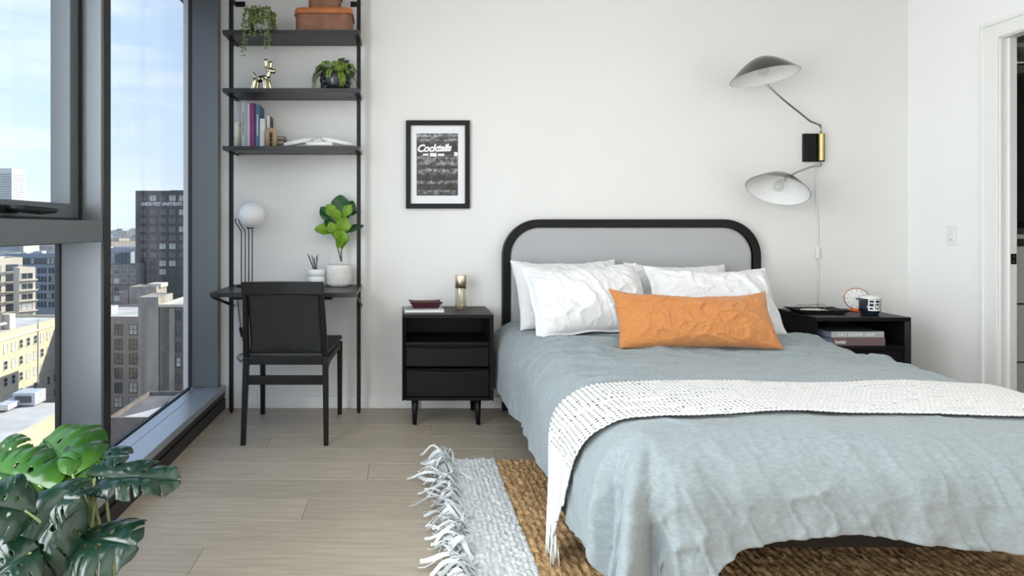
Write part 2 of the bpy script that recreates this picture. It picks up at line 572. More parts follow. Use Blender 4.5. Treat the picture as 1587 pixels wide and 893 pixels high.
# near bay: mullion, transom, opening sash above, fixed pane below
def bay(name, yf, yn, label, handle):
    w = structe(name, label=label)
    ym = yf - .064                       # near face of the mullion
    boxo('mullion', (XG - .004, MI - .006, ym, yf, .1475, 2.66), M_alu, w, bevel=.004)
    boxo('mullion_face', (MI - .006, MI, ym + .004, yf - .001, .1475, 2.66), M_alud, w)
    boxo('mullion_gasket', (XG - .012, XG + .006, ym - .010, ym, .1475, 1.105), M_alud, w)
    boxo('transom', (XG - .004, MI, yn, ym, 1.109, 1.192), M_alu, w, bevel=.003)
    boxo('transom_gasket', (XG - .012, XG + .006, yn, ym, 1.100, 1.109), M_alud, w)
    xi = -1.262
    # frame rebate behind the sash
    boxo('sash_gasket', (xi - .05, xi + .010, ym - .008, ym, 1.192, 2.66), M_alud, w)
    boxo('sash_gasket', (xi - .05, xi + .008, yn, ym, 1.192, 1.200), M_alud, w)
    boxo('sash_stile', (XG + .004, xi, ym - .070, ym - .008, 1.2, 2.66), M_alu, w, bevel=.003)
    boxo('sash_stile', (XG + .004, xi, yn, yn + .062, 1.2, 2.66), M_alu, w, bevel=.003)
    boxo('sash_rail', (XG + .004, xi, yn + .062, ym - .070, 1.2, 1.256), M_alu, w, bevel=.003)
    pane(w, yn, ym - .02, 1.2, 2.67)
    pane(w, yn, ym - .002, .13, 1.12)
    if handle:
        h = boxo('handle', (xi, xi + .016, ym - .52, ym - .41, 1.212, 1.238), M_bmet, w, bevel=.004)
        bm = new_bm()
        pts = [(xi + .016, ym - .47, 1.226), (xi + .05, ym - .47, 1.226), (xi + .058, ym - .45, 1.225), (xi + .060, ym - .37, 1.222), (xi + .058, ym - .28, 1.2235), (xi + .053, ym - .255, 1.226)]
        tube(bm, pts, [.010, .011, .013, .014, .009, .005], 10)
        obj('lever', bm, M_bmet, h, smooth=True)
    return w
bay('window_2', MY[0], MY[1], 'window bay with an opening sash over a transom', True)
bay('window_3', MY[1], MY[2], 'plain window bay following the opening sash', False)
bay('window_4', MY[2], MY[3], 'window bay farther along from the bed', False)
w5 = structe('window_5', label='last narrow window bay')
boxo('mullion', (XG - .07, MI, YB, MY[3], .1475, 2.66), M_alu, w5, bevel=.003)

# ------------------------------------------------------------------ bed
BX0, BX1 = .637, 2.278
BXC = (BX0 + BX1) / 2
M_hbf = mat('headboard_fabric', (.41, .41, .425), .9, var=.10, vscale=260, bump=.25, bscale=420, sheen=.3)
bed = thing('bed_frame', 'black wooden bed frame with a rounded grey upholstered headboard', 'bed', (BXC, 0, 0))
HW, HT, HR, TW = (BX1 - BX0) / 2, 1.216, .235, .05
def arch_path(hw, top, r, z0, n=12):
    pts = [(-hw, z0)]
    for k in range(n + 1):
        a = PI - k * PI / 2 / n
        pts.append((-hw + r + r * math.cos(a), top - r + r * math.sin(a)))
    for k in range(n + 1):
        a = PI / 2 - k * PI / 2 / n
        pts.append((hw - r + r * math.cos(a), top - r + r * math.sin(a)))
    pts.append((hw, z0))
    return pts
def arch_frame(y0, y1, hw, top, r, w, z0):
    bm = new_bm()
    o_, i_ = arch_path(hw, top, r, z0), arch_path(hw - w, top - w, r - w, z0)
    rings = [[Vector((a[0], y0, a[1])), Vector((a[0], y1, a[1])), Vector((b[0], y1, b[1])), Vector((b[0], y0, b[1]))] for a, b in zip(o_, i_)]
    loft(bm, rings)
    return bm
hb = obj('headboard_frame', arch_frame(-.075, -.025, HW, HT, HR, TW, 0), M_bwood, bed, bevel=.004)
bm = new_bm()
ou, inn = arch_path(HW - TW - .001, HT - TW - .001, HR - TW, .32), arch_path(HW - TW - .022, HT - TW - .022, HR - TW - .02, .34)
loft(bm, [[Vector((x, -.032, z)) for x, z in ou], [Vector((x, -.050, z)) for x, z in ou], [Vector((x, -.060, z)) for x, z in [(a[0] * .993, a[1] - .006) for a in ou]], [Vector((x, -.066, z)) for x, z in inn]])
obj('headboard_panel', bm, M_hbf, bed, smooth=False, bevel=.004)
YF = -2.24
for s in (-1, 1):
    boxo('side_rail', (s * HW - (.035 if s > 0 else 0), s * HW + (0 if s > 0 else .035), YF, -.076, .255, .40), M_bwoodh, bed, bevel=.004)
boxo('foot_rail', (-HW + .036, HW - .036, YF, YF + .035, .255, .40), M_bwoodh, bed, bevel=.004)
for s in (-1, 1):
    bm = new_bm(); bar(bm, (s * (HW - .24), YF + .46, .02), (s * (HW - .22), YF + .44, .255), .035, .035, .055, .055)
    obj('leg', bm, M_bwood, bed, bevel=.003)
bm = new_bm(); box(bm, -HW + .036, HW - .036, YF + .036, -.076, .30, .325); obj('slat_base', bm, M_bwood, bed)
mt = tag(boxo('mattress', (BX0 + .06, BX1 - .06, YF + .06, -.09, .326, .520), mat('mattress_ticking', (.75, .75, .74), .9, var=.03, bump=.1), None, bevel=.04), 'white mattress under the grey-blue duvet', 'mattress')

# duvet: a cloth surface S(a, b): a across the bed, b along it from the head
ZT = .564
XL, XRr = .7275, 2.13                    # where the flat top ends
YH, YE = -.10, -2.18
RAD = .16
def drape(Lh):
    """out, down for a length of cloth hanging over an edge"""
    q = RAD * PI / 2
    th = np.minimum(Lh, q) / RAD
    ex = np.maximum(Lh - q, 0)
    return RAD * np.sin(th) + .02 * ex, RAD * (1 - np.cos(th)) + ex
def surf(a, b, wr=1.0):
    """a: x position on the flattened cloth, b: y position (negative) on the flattened cloth"""
    ea = np.where(a < XL, XL - a, np.where(a > XRr, a - XRr, 0.))
    sa = np.where(a < XL, -1., 1.)
    eb = np.maximum(YE - b, 0)
    Lh = np.sqrt(ea ** 2 + eb ** 2) + 1e-9
    ca, cb = ea / Lh, eb / Lh
    Lh = Lh * (1 + .16 * 4 * (ca * cb) ** 2)
    out, down = drape(Lh)
    corner = 4 * ca * cb * (ca > 0) * (cb > 0)           # 0 along the sides, up to 2 at the corner
    hang = np.clip((Lh - .05) / .3, 0, 1)
    # long folds: across the hanging front and sides
    f1 = vnoise(a * 6.5 + b * 2.0, b * .8, 3) * .055 + vnoise(a * 15 + b * 5, b * 2.2, 4) * .022
    f2 = vnoise(b * 5.5 + 7, a * 1.2, 5) * .035 + vnoise(b * 13, a * 3, 6) * .014
    fold = hang * (cb * f1 + ca * f2) * wr
    ang = np.arctan2(eb, ea)
    fold += corner * hang * (.035 * np.sin(ang * 7.0 + 1.1) + .012 * np.sin(ang * 15)) * wr
    out = out + fold
    # top: puffiness and creases running across the bed; hanging cloth: creases running down
    xs, ys = np.clip(a, XL, XRr), np.maximum(b, YE)
    top = 1 - hang
    u = (xs - (XL + XRr) / 2) / ((XRr - XL) / 2)
    z = ZT + .012 * (1 - u * u) + .020 * vnoise(a * 2.1, b * 1.7, 11) + .012 * vnoise(a * 4.3 + b, b * 5.0, 12)
    hd = 1.5 * np.exp(-((b + .90) / .45) ** 2) + .30 + .55 * np.exp(-((a - XL) / .25) ** 2)
    m1 = np.clip(vnoise(a * 2.3, b * 3.1, 61) * 2.2 + .45, 0, 1)
    m2 = np.clip(vnoise(a * 3.3 + 5, b * 2.9, 67) * 2.2 + .45, 0, 1)
    wa = vnoise(a * 4, b * 4, 68) * .12
    ct = .017 * m1 * crease(a * 1.7 + b * 1.0, b * 8.5 + a * 1.6 + wa * 6, 62, .13) + .0105 * m2 * crease(a * 3.1 - b * 1.5, b * 15 + a * 2.5 + wa * 9, 63, .14) + .0055 * crease(a * 6 + b * 3, b * 24 - a * 3 + wa * 12, 69, .14)
    small = .0022 * crease(a * 11 + b * 4, b * 13 - a * 3, 70, .10) + .0014 * crease(a * 23 - b * 7, b * 21 + a * 5, 71, .12)
    z = z + (ct * hd * (.30 + .70 * top) + small) * wr
    # hanging front and side
    f_front = .024 * m1 * crease(a * 6.5 + b * 3.5 + wa * 5, b * 2.0 - a * .8, 64, .14) + .016 * m2 * crease(a * 12 + b * 5 + wa * 8, b * 3.6, 65, .14) + .009 * crease(a * 22 + b * 12 + wa * 12, b * 8 - a * 3, 66, .14) + .012 * m2 * crease(a * 4 - b * 5, b * 9 + a * 3, 74, .11)
    f_side = .018 * m1 * crease(b * 6.5 + a * 2 + wa * 5, a * 2.0, 72, .14) + .010 * crease(b * 15 - a * 5, a * 5, 73, .14)
    fine = (cb * f_front + ca * f_side * np.clip((-.45 - b) / .3, .15, 1) + small * 1.2 + vnoise(a * 7, b * 6, 33) * .016) * hang * wr
    out = out + fine
    x = xs + sa * ca * out
    y = ys - cb * out
    z = z - down
    return x, y, np.maximum(z, .022 + .01 * corner)

na, nb = 460, 500
aL, aR = XL - .445, XRr + .40
av = np.linspace(0, 1, na)[:, None] * np.ones((1, nb))
bv = np.ones((na, 1)) * np.linspace(0, 1, nb)[None, :]
bE = YE - .338
A = aL + (aR - aL) * av
B = YH + (bE - YH) * bv
# uneven hem
A = np.where(A < XL, XL + (A - XL) * (1 + .07 * vnoise(B * 3.1, B * 0, 41)), A)
B = np.where(B < YE, YE + (B - YE) * (1 + .16 * vnoise(A * 2.7 + 3, A * 0, 42) + .05 * np.sin(A * 9) + .45 * np.exp(-((A - .70) / .15) ** 2)), B)
X, Y, Z = surf(A, B)
me = grid_mesh('duvet', X, Y, Z)
M_linen = mat('grey_blue_linen', (.238, .277, .292), .92, spec=.15, var=.10, vscale=55, bump=.22, bscale=260, stretch=(1, 2.2, 2.2), sheen=.25)
duvet = link('duvet', me, M_linen, None, smooth=True, solid=.008)
tag(duvet, 'crumpled grey-blue linen duvet covering the bed', 'duvet')

# throw blanket laid across the foot of the bed and down its left side
def mat_waffle():
    m = bpy.data.materials.new('waffle_knit')
    m.use_nodes = True
    t = m.node_tree
    b = t.nodes['Principled BSDF']
    b.inputs['Roughness'].default_value = .95
    b.inputs['Specular IOR Level'].default_value = .1
    uvn, sep = t.nodes.new('ShaderNodeUVMap'), t.nodes.new('ShaderNodeSeparateXYZ')
    t.links.new(uvn.outputs[0], sep.inputs[0])
    def mth(op, a, b_=None):
        n = t.nodes.new('ShaderNodeMath'); n.operation = op
        for i, q in enumerate((a, b_)):
            if q is None:
                continue
            if isinstance(q, (int, float)):
                n.inputs[i].default_value = q
            else:
                t.links.new(q, n.inputs[i])
        return n.outputs[0]
    cu = mth('FRACT', mth('MULTIPLY', sep.outputs[0], 1 / .0165))
    cv = mth('FRACT', mth('MULTIPLY', sep.outputs[1], 1 / .0230))
    du = mth('MULTIPLY', mth('GREATER_THAN', cu, .30), mth('LESS_THAN', cu, .78))
    dv = mth('MULTIPLY', mth('GREATER_THAN', cv, .30), mth('LESS_THAN', cv, .72))
    dash = mth('MULTIPLY', du, dv)
    body = mth('LESS_THAN', sep.outputs[0], 2.085)
    fac = mth('MULTIPLY', dash, body)
    mx = t.nodes.new('ShaderNodeMixRGB')
    mx.inputs[1].default_value = (.64, .64, .635, 1)
    mx.inputs[2].default_value = (.10, .105, .115, 1)
    t.links.new(fac, mx.inputs[0])
    t.links.new(mx.outputs[0], b.inputs['Base Color'])
    n2, bp = t.nodes.new('ShaderNodeTexNoise'), t.nodes.new('ShaderNodeBump')
    n2.inputs['Scale'].default_value = 350
    bp.inputs['Strength'].default_value = .25
    bp.inputs['Distance'].default_value = .004
    t.links.new(n2.outputs[0], bp.inputs['Height'])
    t.links.new(bp.outputs[0], b.inputs['Normal'])
    return m
M_waf = mat_waffle()
throw = thing('throw_blanket', 'white and grey waffle-knit throw draped across the foot of the bed', 'blanket', (0, 0, 0))
nu, nv = 640, 110
ul = np.linspace(0, 1, nu)[:, None] * np.ones((1, nv))
vl = np.ones((nu, 1)) * np.linspace(0, 1, nv)[None, :]
TL_, TR_ = XL - .520, XRr + .42           # extent across the cloth
A = TR_ + (TL_ - TR_) * ul
hang = np.clip((XL - A) / .52, 0, 1)
b_near = -2.105 + .05 * hang ** 1.0 + .13 * hang ** 2.2 + .010 * np.sin(A * 6)
b_far = -1.705 + .012 * np.sin(A * 5 + 1) - .10 * hang ** 1.5
B = b_near + (b_far - b_near) * vl
eps = 1e-3
def smooth_surf(a, b):
    return surf(a, b, .35)
X, Y, Z = smooth_surf(A, B)
X1, Y1, Z1 = smooth_surf(A + eps, B)
X2, Y2, Z2 = smooth_surf(A, B + eps)
N = np.cross(np.stack([X1 - X, Y1 - Y, Z1 - Z], -1), np.stack([X2 - X, Y2 - Y, Z2 - Z], -1))
N /= np.linalg.norm(N, axis=-1, keepdims=True) + 1e-12
N *= np.where(N[..., 2:3] < -.2, -1, 1)
uu, vv = ul * (TR_ - TL_) , vl * .43
relief = np.where(uu < 2.085 + .0, .0013 * np.cos(2 * PI * uu / .0165) * 1.0 + .0010 * np.cos(2 * PI * vv / .0230), .001 * vnoise(uu * 120, vv * 120, 3))
offs = .020 + .004 * vnoise(A * 5, B * 9, 51) + relief + .012 * hang * (1 + np.sin(vl * 9 + 1.0)) * .8
# the hanging end stands off the duvet's folds
X, Y, Z = X + N[..., 0] * offs, Y + N[..., 1] * offs, Z + N[..., 2] * offs
lim = .572 - .045 * np.clip(hang, 0, 1) - .010 * np.sin(vl * 8 + hang * 2) * hang
k_ = .012
X = X - k_ * np.log1p(np.exp(np.clip((X - lim) / k_, -30, 30))) * np.clip((XL - .10 - A) / .16, 0, 1)
me = grid_mesh('knit_cloth', X, Y, Z, (uu, vv))
link('knit_cloth', me, M_waf, throw, smooth=True, solid=.006)
endp = [Vector((X[-1, j], Y[-1, j], Z[-1, j])) for j in range(nv)]
M_yarn = mat('white_yarn', (.72, .72, .70), .95, spec=.1, var=.05, bump=.2, bscale=300)
for k in range(7):
    c = endp[int((k + .5) / 7 * nv)]
    bm = new_bm()
    r_ = random.Random(k)
    for q in range(9):
        o_ = Vector((r_.uniform(-.006, .006), r_.uniform(-.016, .016), 0))
        ln = r_.uniform(.07, .11)
        e_ = o_ + Vector((r_.uniform(-.008, .008), r_.uniform(-.012, .012), -ln))
        tube(bm, [c + o_ * .9 + Vector((0, 0, .004)), c + o_ * .5 + Vector((0, 0, -.025)), c + (o_ + e_) * .55, c + e_], [.0024, .003, .0026, .0016], 5)
    tt = obj('tassel', bm, M_yarn, throw, smooth=True)

# pillows
def pillow(name, w, h, T, seed, loc, lean, rz, m, label, cat, roll=0, flange=0., n=90, wr=1., sag=0., group=None):
    u = np.linspace(-1, 1, n)[:, None] * np.ones((1, n))
    v = np.ones((n, 1)) * np.linspace(-1, 1, n)[None, :]
    px = w / 2 * u * (1 - .055 * (1 - v ** 2) ** 1.0 * np.abs(u) ** 3)
    py = h / 2 * v * (1 - .085 * (1 - u ** 2) ** 1.0 * np.abs(v) ** 3)
    fl = 1 - flange
    uu_, vv_ = np.clip(np.abs(u) / fl, 0, 1), np.clip(np.abs(v) / fl, 0, 1)
    t = T / 2 * np.power(np.clip((1 - uu_ ** 2.6) * (1 - vv_ ** 2.6), 0, 1), .62)
    cr = np.exp(-((1 - np.abs(u)) ** 2 + (1 - np.abs(v)) ** 2) * 2.2)
    q_ = w / h
    mm = np.clip(vnoise(u * 1.9, v * 1.9, seed + 7) * 2.2 + .5, 0, 1)
    wp = vnoise(u * 3, v * 3, seed + 8) * .5
    wx = .016 * mm * crease(u * 3.4 * q_ + v * 1.3 + wp, v * 1.5 - u * .7, seed, .12) + .012 * (1 - mm) * crease(u * 2.2 * q_ - v * 2.4, v * 3.6 + u * 1.8 + wp, seed + 1, .11) + .0065 * crease(u * 7.5 * q_ + v * 2 + wp * 2, v * 3.5 - u, seed + 4, .12) + vnoise(u * 2.3, v * 2.1, seed + 2) * .022
    wx2 = ridge((u + v) * 6.0 * np.sign(u * v + 1e-6), (u - v) * 1.5, seed + 3) * .010 * cr
    edge = np.power(np.clip((1 - uu_ ** 4) * (1 - vv_ ** 4), 0, 1), .5)
    disp = (wx + wx2) * edge * wr
    wave = (.010 * np.sin(u * 9 + seed) + .008 * np.sin(v * 8 + seed * 2)) * (1 - edge) * (1 if flange else .5)
    # lower edge flattened by lying on the bed, top edge slumping
    py = py - sag * np.maximum(v, 0) * (1 - (u * .9 + .1 * math.sin(seed)) ** 2) * h
    V, Fc = [], []
    zf, zb = t + disp + wave + .002, -t + disp * .3 + wave - .002
    for arr in (zf, zb):
        V += np.stack([px, py, arr], -1).reshape(-1, 3).tolist()
    idx = np.arange(n * n).reshape(n, n)
    q = np.stack([idx[:-1, :-1], idx[1:, :-1], idx[1:, 1:], idx[:-1, 1:]], -1).reshape(-1, 4)
    Fc = q.tolist() + (q[:, ::-1] + n * n).tolist()
    rim = list(idx[:, 0]) + list(idx[-1, 1:]) + list(idx[-2::-1, -1]) + list(idx[0, -2:0:-1])
    for i in range(len(rim)):
        a, b = rim[i], rim[(i + 1) % len(rim)]
        Fc.append((int(b), int(a), int(a) + n * n, int(b) + n * n))
    me = bpy.data.meshes.new(name)
    me.from_pydata(V, [], Fc)
    me.update()
    o = link(name, me, m, None, smooth=True)
    # local x across, local y up the pillow, local z towards the viewer
    R = Matrix.Rotation(rz, 4, 'Z') @ Matrix.Rotation(lean, 4, 'X') @ Matrix.Rotation(roll, 4, 'Z')
    o.matrix_world = Matrix.Translation(loc) @ R @ Matrix.Translation((0, h / 2, 0))
    return tag(o, label, cat, group)
M_pw = mat('white_cotton', (.73, .73, .735), .9, spec=.15, var=.02, vscale=20, bump=.10, bscale=200, sheen=.2)
M_po = mat('ochre_linen', (.50, .205, .068), .9, spec=.12, var=.10, vscale=90, bump=.22, bscale=300, sheen=.25)
pillow('pillow', .66, .47, .17, 3, (1.015, 3.60 - CAMD, .572), math.radians(57), .04, M_pw, 'smooth white pillow leaning on the headboard behind the sham nearer the desk', 'pillow', roll=.015, sag=.05)
pillow('pillow', .62, .45, .16, 9, (1.675, 3.62 - CAMD, .572), math.radians(56), -.05, M_pw, 'smooth white pillow leaning on the headboard, mostly hidden by a sham', 'pillow', roll=-.02, sag=.06)
pillow('pillow_sham', .69, .45, .20, 15, (1.062, 3.33 - CAMD, .585), math.radians(54), .05, M_pw, 'white frayed-edge pillow sham with the ochre cushion covering its corner', 'pillow', roll=.05, flange=.045, sag=.03)
pillow('pillow_sham', .70, .45, .20, 21, (1.735, 3.34 - CAMD, .585), math.radians(54), -.04, M_pw, 'white frayed-edge pillow sham nearer the closet side of the bed', 'pillow', roll=-.03, flange=.045, sag=.10)
pillow('lumbar_cushion', .775, .315, .17, 30, (1.42, 2.945 - CAMD, .585), math.radians(60), -.02, M_po, 'long ochre-orange linen lumbar cushion in front of the white pillows', 'cushion', roll=.0, n=130, wr=.75, sag=.13)

# ------------------------------------------------------------------ rug
RX0, RX1, RY0, RY1 = .22, 2.70, -3.25, -.914
rug = thing('area_rug', 'brown jute rug with a white woven leather end and fringe under the bed', 'rug', (0, 0, 0))
xs = np.arange(.455, RX1, .0075)
ys = np.arange(RY0, RY1 + .004, .0075)
X = xs[:, None] * np.ones((1, len(ys)))
Y = np.ones((len(xs), 1)) * ys[None, :]
wob = .006 * vnoise(X * 3, Y * 9, 2) + .004 * vnoise(X * 30, Y * 30, 4)
Z = .009 + .0035 * np.cos(2 * PI * (X + wob * 2) / .030) + .0065 * vnoise(X * 45, Y * 38, 5) + .005 * vnoise(X * 95, Y * 60, 6)
Yd = Y + .004 * vnoise(X * 60, Y * 60, 8)
M_jute = mat('jute', (.54, .295, .115), .95, spec=.1, var=.60, vscale=60, stretch=(1.4, .55, 1), bump=.9, bscale=160, col2=(.80, .52, .27))
o = link('jute_weave', grid_mesh('jute_weave', X, Yd, np.maximum(Z, .002)), M_jute, rug, smooth=True)
o['kind'] = 'stuff'
xs = np.arange(RX0, .462, .0042)
ys = np.arange(RY0, RY1 + .004, .0042)
X = xs[:, None] * np.ones((1, len(ys)))
Y = np.ones((len(xs), 1)) * ys[None, :]
rowi = np.floor(X / .021)
ph = _hash(rowi, rowi * 0, 9) * .05
Z = .010 + .003 * np.abs(np.sin(PI * X / .021)) + .0040 * np.clip(ridge(X * 48, (Y + ph) * 34, 5), -1, 1) + .003 * vnoise(X * 110, Y * 90, 6)
edge_w = .008 * vnoise(Y * 12, Y * 0, 7) * (X > .44) + .006 * vnoise(Y * 30, Y * 0, 8) * (X < .24)
M_wl = mat('white_leather_weave', (.60, .63, .645), .75, spec=.3, var=.25, vscale=55, stretch=(1.5, .8, 1), bump=.5, bscale=120, col2=(.78, .79, .79))
o = link('leather_weave', grid_mesh('leather_weave', X + edge_w, Y + .003 * vnoise(X * 50, Y * 50, 3), np.maximum(Z, .003)), M_wl, rug, smooth=True)
o['kind'] = 'stuff'
M_fr = mat('white_leather_strip', (.62, .65, .655), .55, spec=.4, var=.12, vscale=25, rand=.12, bump=.1, bscale=90)
rf = random.Random(5)
nstrip = 190
for k in range(nstrip):
    yk = RY1 - .008 - (RY1 - .01 + 2.35) * (k + rf.uniform(-.4, .4)) / nstrip
    ln = rf.uniform(.07, .17)
    if rf.random() < .10:
        ln = rf.uniform(.18, .24)
    wd = rf.uniform(.008, .021)
    ang = PI + rf.gauss(.12, .50)
    curl = rf.gauss(0, 9)
    st = Vector((RX0 + rf.uniform(.0, .035), yk, .014))
    n = 9
    pts, nor = [st], []
    a = ang
    hgt = rf.uniform(.006, .055)
    for i in range(1, n):
        a += curl * ln / n * rf.uniform(.5, 1.6)
        s_ = i / (n - 1)
        step = ln / (n - 1)
        q = pts[-1] + Vector((math.cos(a) * step, math.sin(a) * step, 0))
        q.z = .012 + hgt * math.sin(PI * min(1, s_ * 1.05)) * (1 if s_ < .97 else .5) + .006 * math.sin(9 * s_ + k)
        q.z = max(q.z, .004)
        pts.append(q)
    tw = rf.uniform(-2.2, 2.2)
    bm = new_bm()
    Lr = []
    for i, p in enumerate(pts):
        t = (pts[min(i + 1, n - 1)] - pts[max(i - 1, 0)]).normalized()
        up = Vector((0, 0, 1))
        side = t.cross(up).normalized()
        rot = Matrix.Rotation(tw * i / n + .25 * math.sin(i + k), 3, t)
        side = rot @ side
        nn = side.cross(t)
        w_ = wd * (1 - .35 * (i / (n - 1)) ** 2)
        c = p + Vector((0, 0, abs(side.z) * w_ * .6))
        Lr.append([c - side * w_ / 2 - nn * .0008, c + side * w_ / 2 - nn * .0008, c + side * w_ / 2 + nn * .0008, c - side * w_ / 2 + nn * .0008])
    loft(bm, Lr)
    obj('fringe_strip', bm, M_fr, rug, smooth=False)

# ------------------------------------------------------------------ nightstands
def make_nightstand(label):
    """origin at floor, x from 0 to w, front at y = 0, back at y = D"""
    t = thing('nightstand', label, 'nightstand')
    w, D, z0, z1, th = .532, .385, .156, .658, .022
    shell = new_bm()
    box(shell, 0, w, 0, D, z1 - th, z1)
    obj('top_panel', shell, M_bwoodh, t, bevel=.003)
    for x in (0, w - th):
        # side panels: the front edge slopes back to the inside
        bm = new_bm()
        xi = x + th if x == 0 else x
        xo = x if x == 0 else x + th
        loft(bm, [[Vector((xo, 0, z)), Vector((xi, .020, z)), Vector((xi, D, z)), Vector((xo, D, z))] for z in (z0, z1 - th)])
        obj('side_panel', bm, M_bwood, t, bevel=.0015)
    boxo('bottom_panel', (th, w - th, .008, D, z0, z0 + .016), M_bwoodh, t)
    boxo('back_panel', (th, w - th, D - .012, D, z0 + .016, z1 - th), M_bwoodh, t)
    boxo('shelf', (th, w - th, .016, D - .012, .476, .494), M_bwoodh, t, bevel=.002)
    for (a, b) in ((.352, .474), (z0 + .020, .340)):
        d = boxo('drawer', (th + .003, w - th - .003, .022, D - .02, a, b - .006), M_bwoodh, t, bevel=.002)
        # bowed lip that serves as the handle
        bm = new_bm()
        rings = []
        for k in range(17):
            s_ = k / 16
            xx = th + .003 + s_ * (w - 2 * th - .006)
            bow = .010 * (1 - (2 * s_ - 1) ** 2)
            zt_ = b + .002
            rings.append([Vector((xx, .022, zt_ - .010 - bow)), Vector((xx, .010, zt_ - .006 - bow * .7)), Vector((xx, .006, zt_)), Vector((xx, .022, zt_))])
        loft(bm, rings)
        obj('lip_handle', bm, M_bwoodh, d)
    for (x, y) in ((.076, .050), (w - .088, .050), (.076, D - .055), (w - .088, D - .055)):
        sx, sy = (1 if x > .2 else -1) * .003, (1 if y > .2 else -1) * .003
        bm = new_bm()
        tube(bm, [(x + sx, y + sy, 0.006), (x, y, z0)], [.0125, .0205], 14)
        l = obj('leg', bm, M_bwood, t, smooth=True)
        bm = new_bm(); lathe(bm, [(.010, 0), (.011, .006)], 12, (x + sx, y + sy, 0)); obj('glide', bm, M_steel, l)
    return t
ns1 = make_nightstand('black wooden nightstand with two drawers between desk and bed')
ns1.location = (.001, -.402, 0)
ns2 = dup(ns1, (2.336, -.512, 0), 0, 'black wooden nightstand with books in its cubby between bed and closet')
NZ = .6585

# magazine, leather tray, carafe on the nightstand by the desk
M_pages = mat('page_edges', (.75, .74, .70), .8, var=.08, vscale=40, stretch=(1, 1, 30))
mg = thing('magazine', 'grey-covered book lying flat under the burgundy tray', 'book', (.128, -.245, NZ), .05)
boxo('cover', (-.118, .118, -.085, .085, .0, .004), mat('grey_cover', (.40, .42, .45), .6, var=.25, vscale=14), mg)
boxo('pages', (-.114, .117, -.083, .083, .004, .016), M_pages, mg)
boxo('cover', (-.118, .118, -.085, .085, .016, .020), MATS['grey_cover'], mg)
def valet_tray(name, label, loc, w, d, h, m, flare, rz=0, stud=None):
    """leather tray pinched at its corners so that they point up and out"""
    t = thing(name, label, 'tray', loc, rz)
    n = 36
    def ring(fw, z, pinch):
        r = []
        for k in range(n):
            a = 2 * PI * k / n + PI / 4
            c, s_ = math.cos(a), math.sin(a)
            k_ = 1 / max(abs(c), abs(s_))
            x, y = c * k_, s_ * k_
            cf = (min(abs(x), abs(y)) / max(abs(x), abs(y))) ** 6
            f = fw + pinch * cf
            r.append(Vector((x * w / 2 * f, y * d / 2 * f, z + h * .28 * cf * pinch * 4)))
        return r
    bm = new_bm()
    loft(bm, [ring(.80, 0, 0), ring(.88, h * .45, .02), ring(1, h, flare), ring(.97, h, flare), ring(.84, h * .45, .02), ring(.77, .004, 0)])
    body = obj('tray_body', bm, m, t, smooth=False)
    if stud:
        for sx in (-1, 1):
            for sy in (-1, 1):
                bm = new_bm(); sphere(bm, (sx * w / 2 * .93, sy * d / 2 * .93, h * .62), .0055, 10); obj('snap_button', bm, stud, t, smooth=True)
    return t
M_burg = mat('burgundy_leather', (.050, .007, .011), .38, spec=.5, var=.2, vscale=30, bump=.08, bscale=200)
valet_tray('leather_tray', 'burgundy leather snap tray on the grey book', (.142, -.235, NZ + .0205), .185, .125, .036, M_burg, .10, .05, M_nickel)

cf = thing('carafe', 'slim glass carafe with a gold tumbler lid on the nightstand', 'carafe', (.366, -.135, NZ))
bm = new_bm()
lathe(bm, [(.001, .001), (.034, .001), (.0355, .004), (.0355, .118), (.034, .128), (.030, .134), (.030, .150), (.0285, .150), (.0285, .134), (.0325, .127), (.034, .118), (.034, .006), (.001, .006)], 28)
obj('glass_body', bm, glass_mat('amber_glass', (.975, .955, .90), .07), cf, smooth=True)
bm = new_bm(); lathe(bm, [(.0335, .128), (.0375, .130), (.0375, .206), (.036, .208), (.001, .208), (.001, .205), (.0355, .204), (.0345, .131)], 28)
obj('tumbler_lid', bm, mat('rose_gold_mirror', (.86, .70, .52), .30, metal=1, var=.05), cf, smooth=True)
bm = new_bm(); tube(bm, [(.0355 * math.cos(a), .0355 * math.sin(a), .127) for a in np.linspace(0, 2 * PI, 29)[:-1]], .002, 6, closed=True)
obj('ring', bm, MATS['rose_gold_mirror'], cf, smooth=True)
bm = new_bm(); lathe(bm, [(.001, .008), (.0325, .008), (.0325, .014), (.001, .014)], 20)
obj('base_disc', bm, M_brass, cf, smooth=False)

# books in the cubby of the nightstand by the closet
b1 = thing('book', 'thick plum-spined book at the bottom of the nightstand cubby', 'book', (2.585, -.512 + .016, .4945))
M_plum = mat('plum_cover', (.165, .11, .12), .55, var=.1)
M_bluep = mat('bluish_page_edges', (.36, .42, .58), .8, var=.1, vscale=30, stretch=(1, 1, 30))
boxo('spine', (-.150, .150, 0, .006, 0, .046), M_plum, b1, bevel=.002)
boxo('cover', (-.150, .150, .006, .225, 0, .003), M_plum, b1)
boxo('cover', (-.150, .150, .006, .225, .043, .046), M_plum, b1)
boxo('pages', (-.146, .147, .006, .221, .003, .043), M_bluep, b1)
me_ = text_mesh('kettal', .026, .0004, offset=.0006)
me_.transform(Matrix.Rotation(PI / 2, 4, 'X'))
o = link('spine_lettering', me_, mat('white_print', (.85, .85, .85), .6, var=.02), b1)
o.location = (-.135, -.0005, .014)
b2 = thing('book', 'pale grey book with white lettering on the plum book in the cubby', 'book', (2.580, -.512 + .018, .541))
M_grb = mat('pale_grey_cover', (.40, .42, .44), .6, var=.08)
M_dkb = mat('charcoal_cover', (.05, .055, .06), .5, var=.2, vscale=10)
boxo('spine', (-.150, .150, 0, .006, 0, .034), M_grb, b2, bevel=.002)
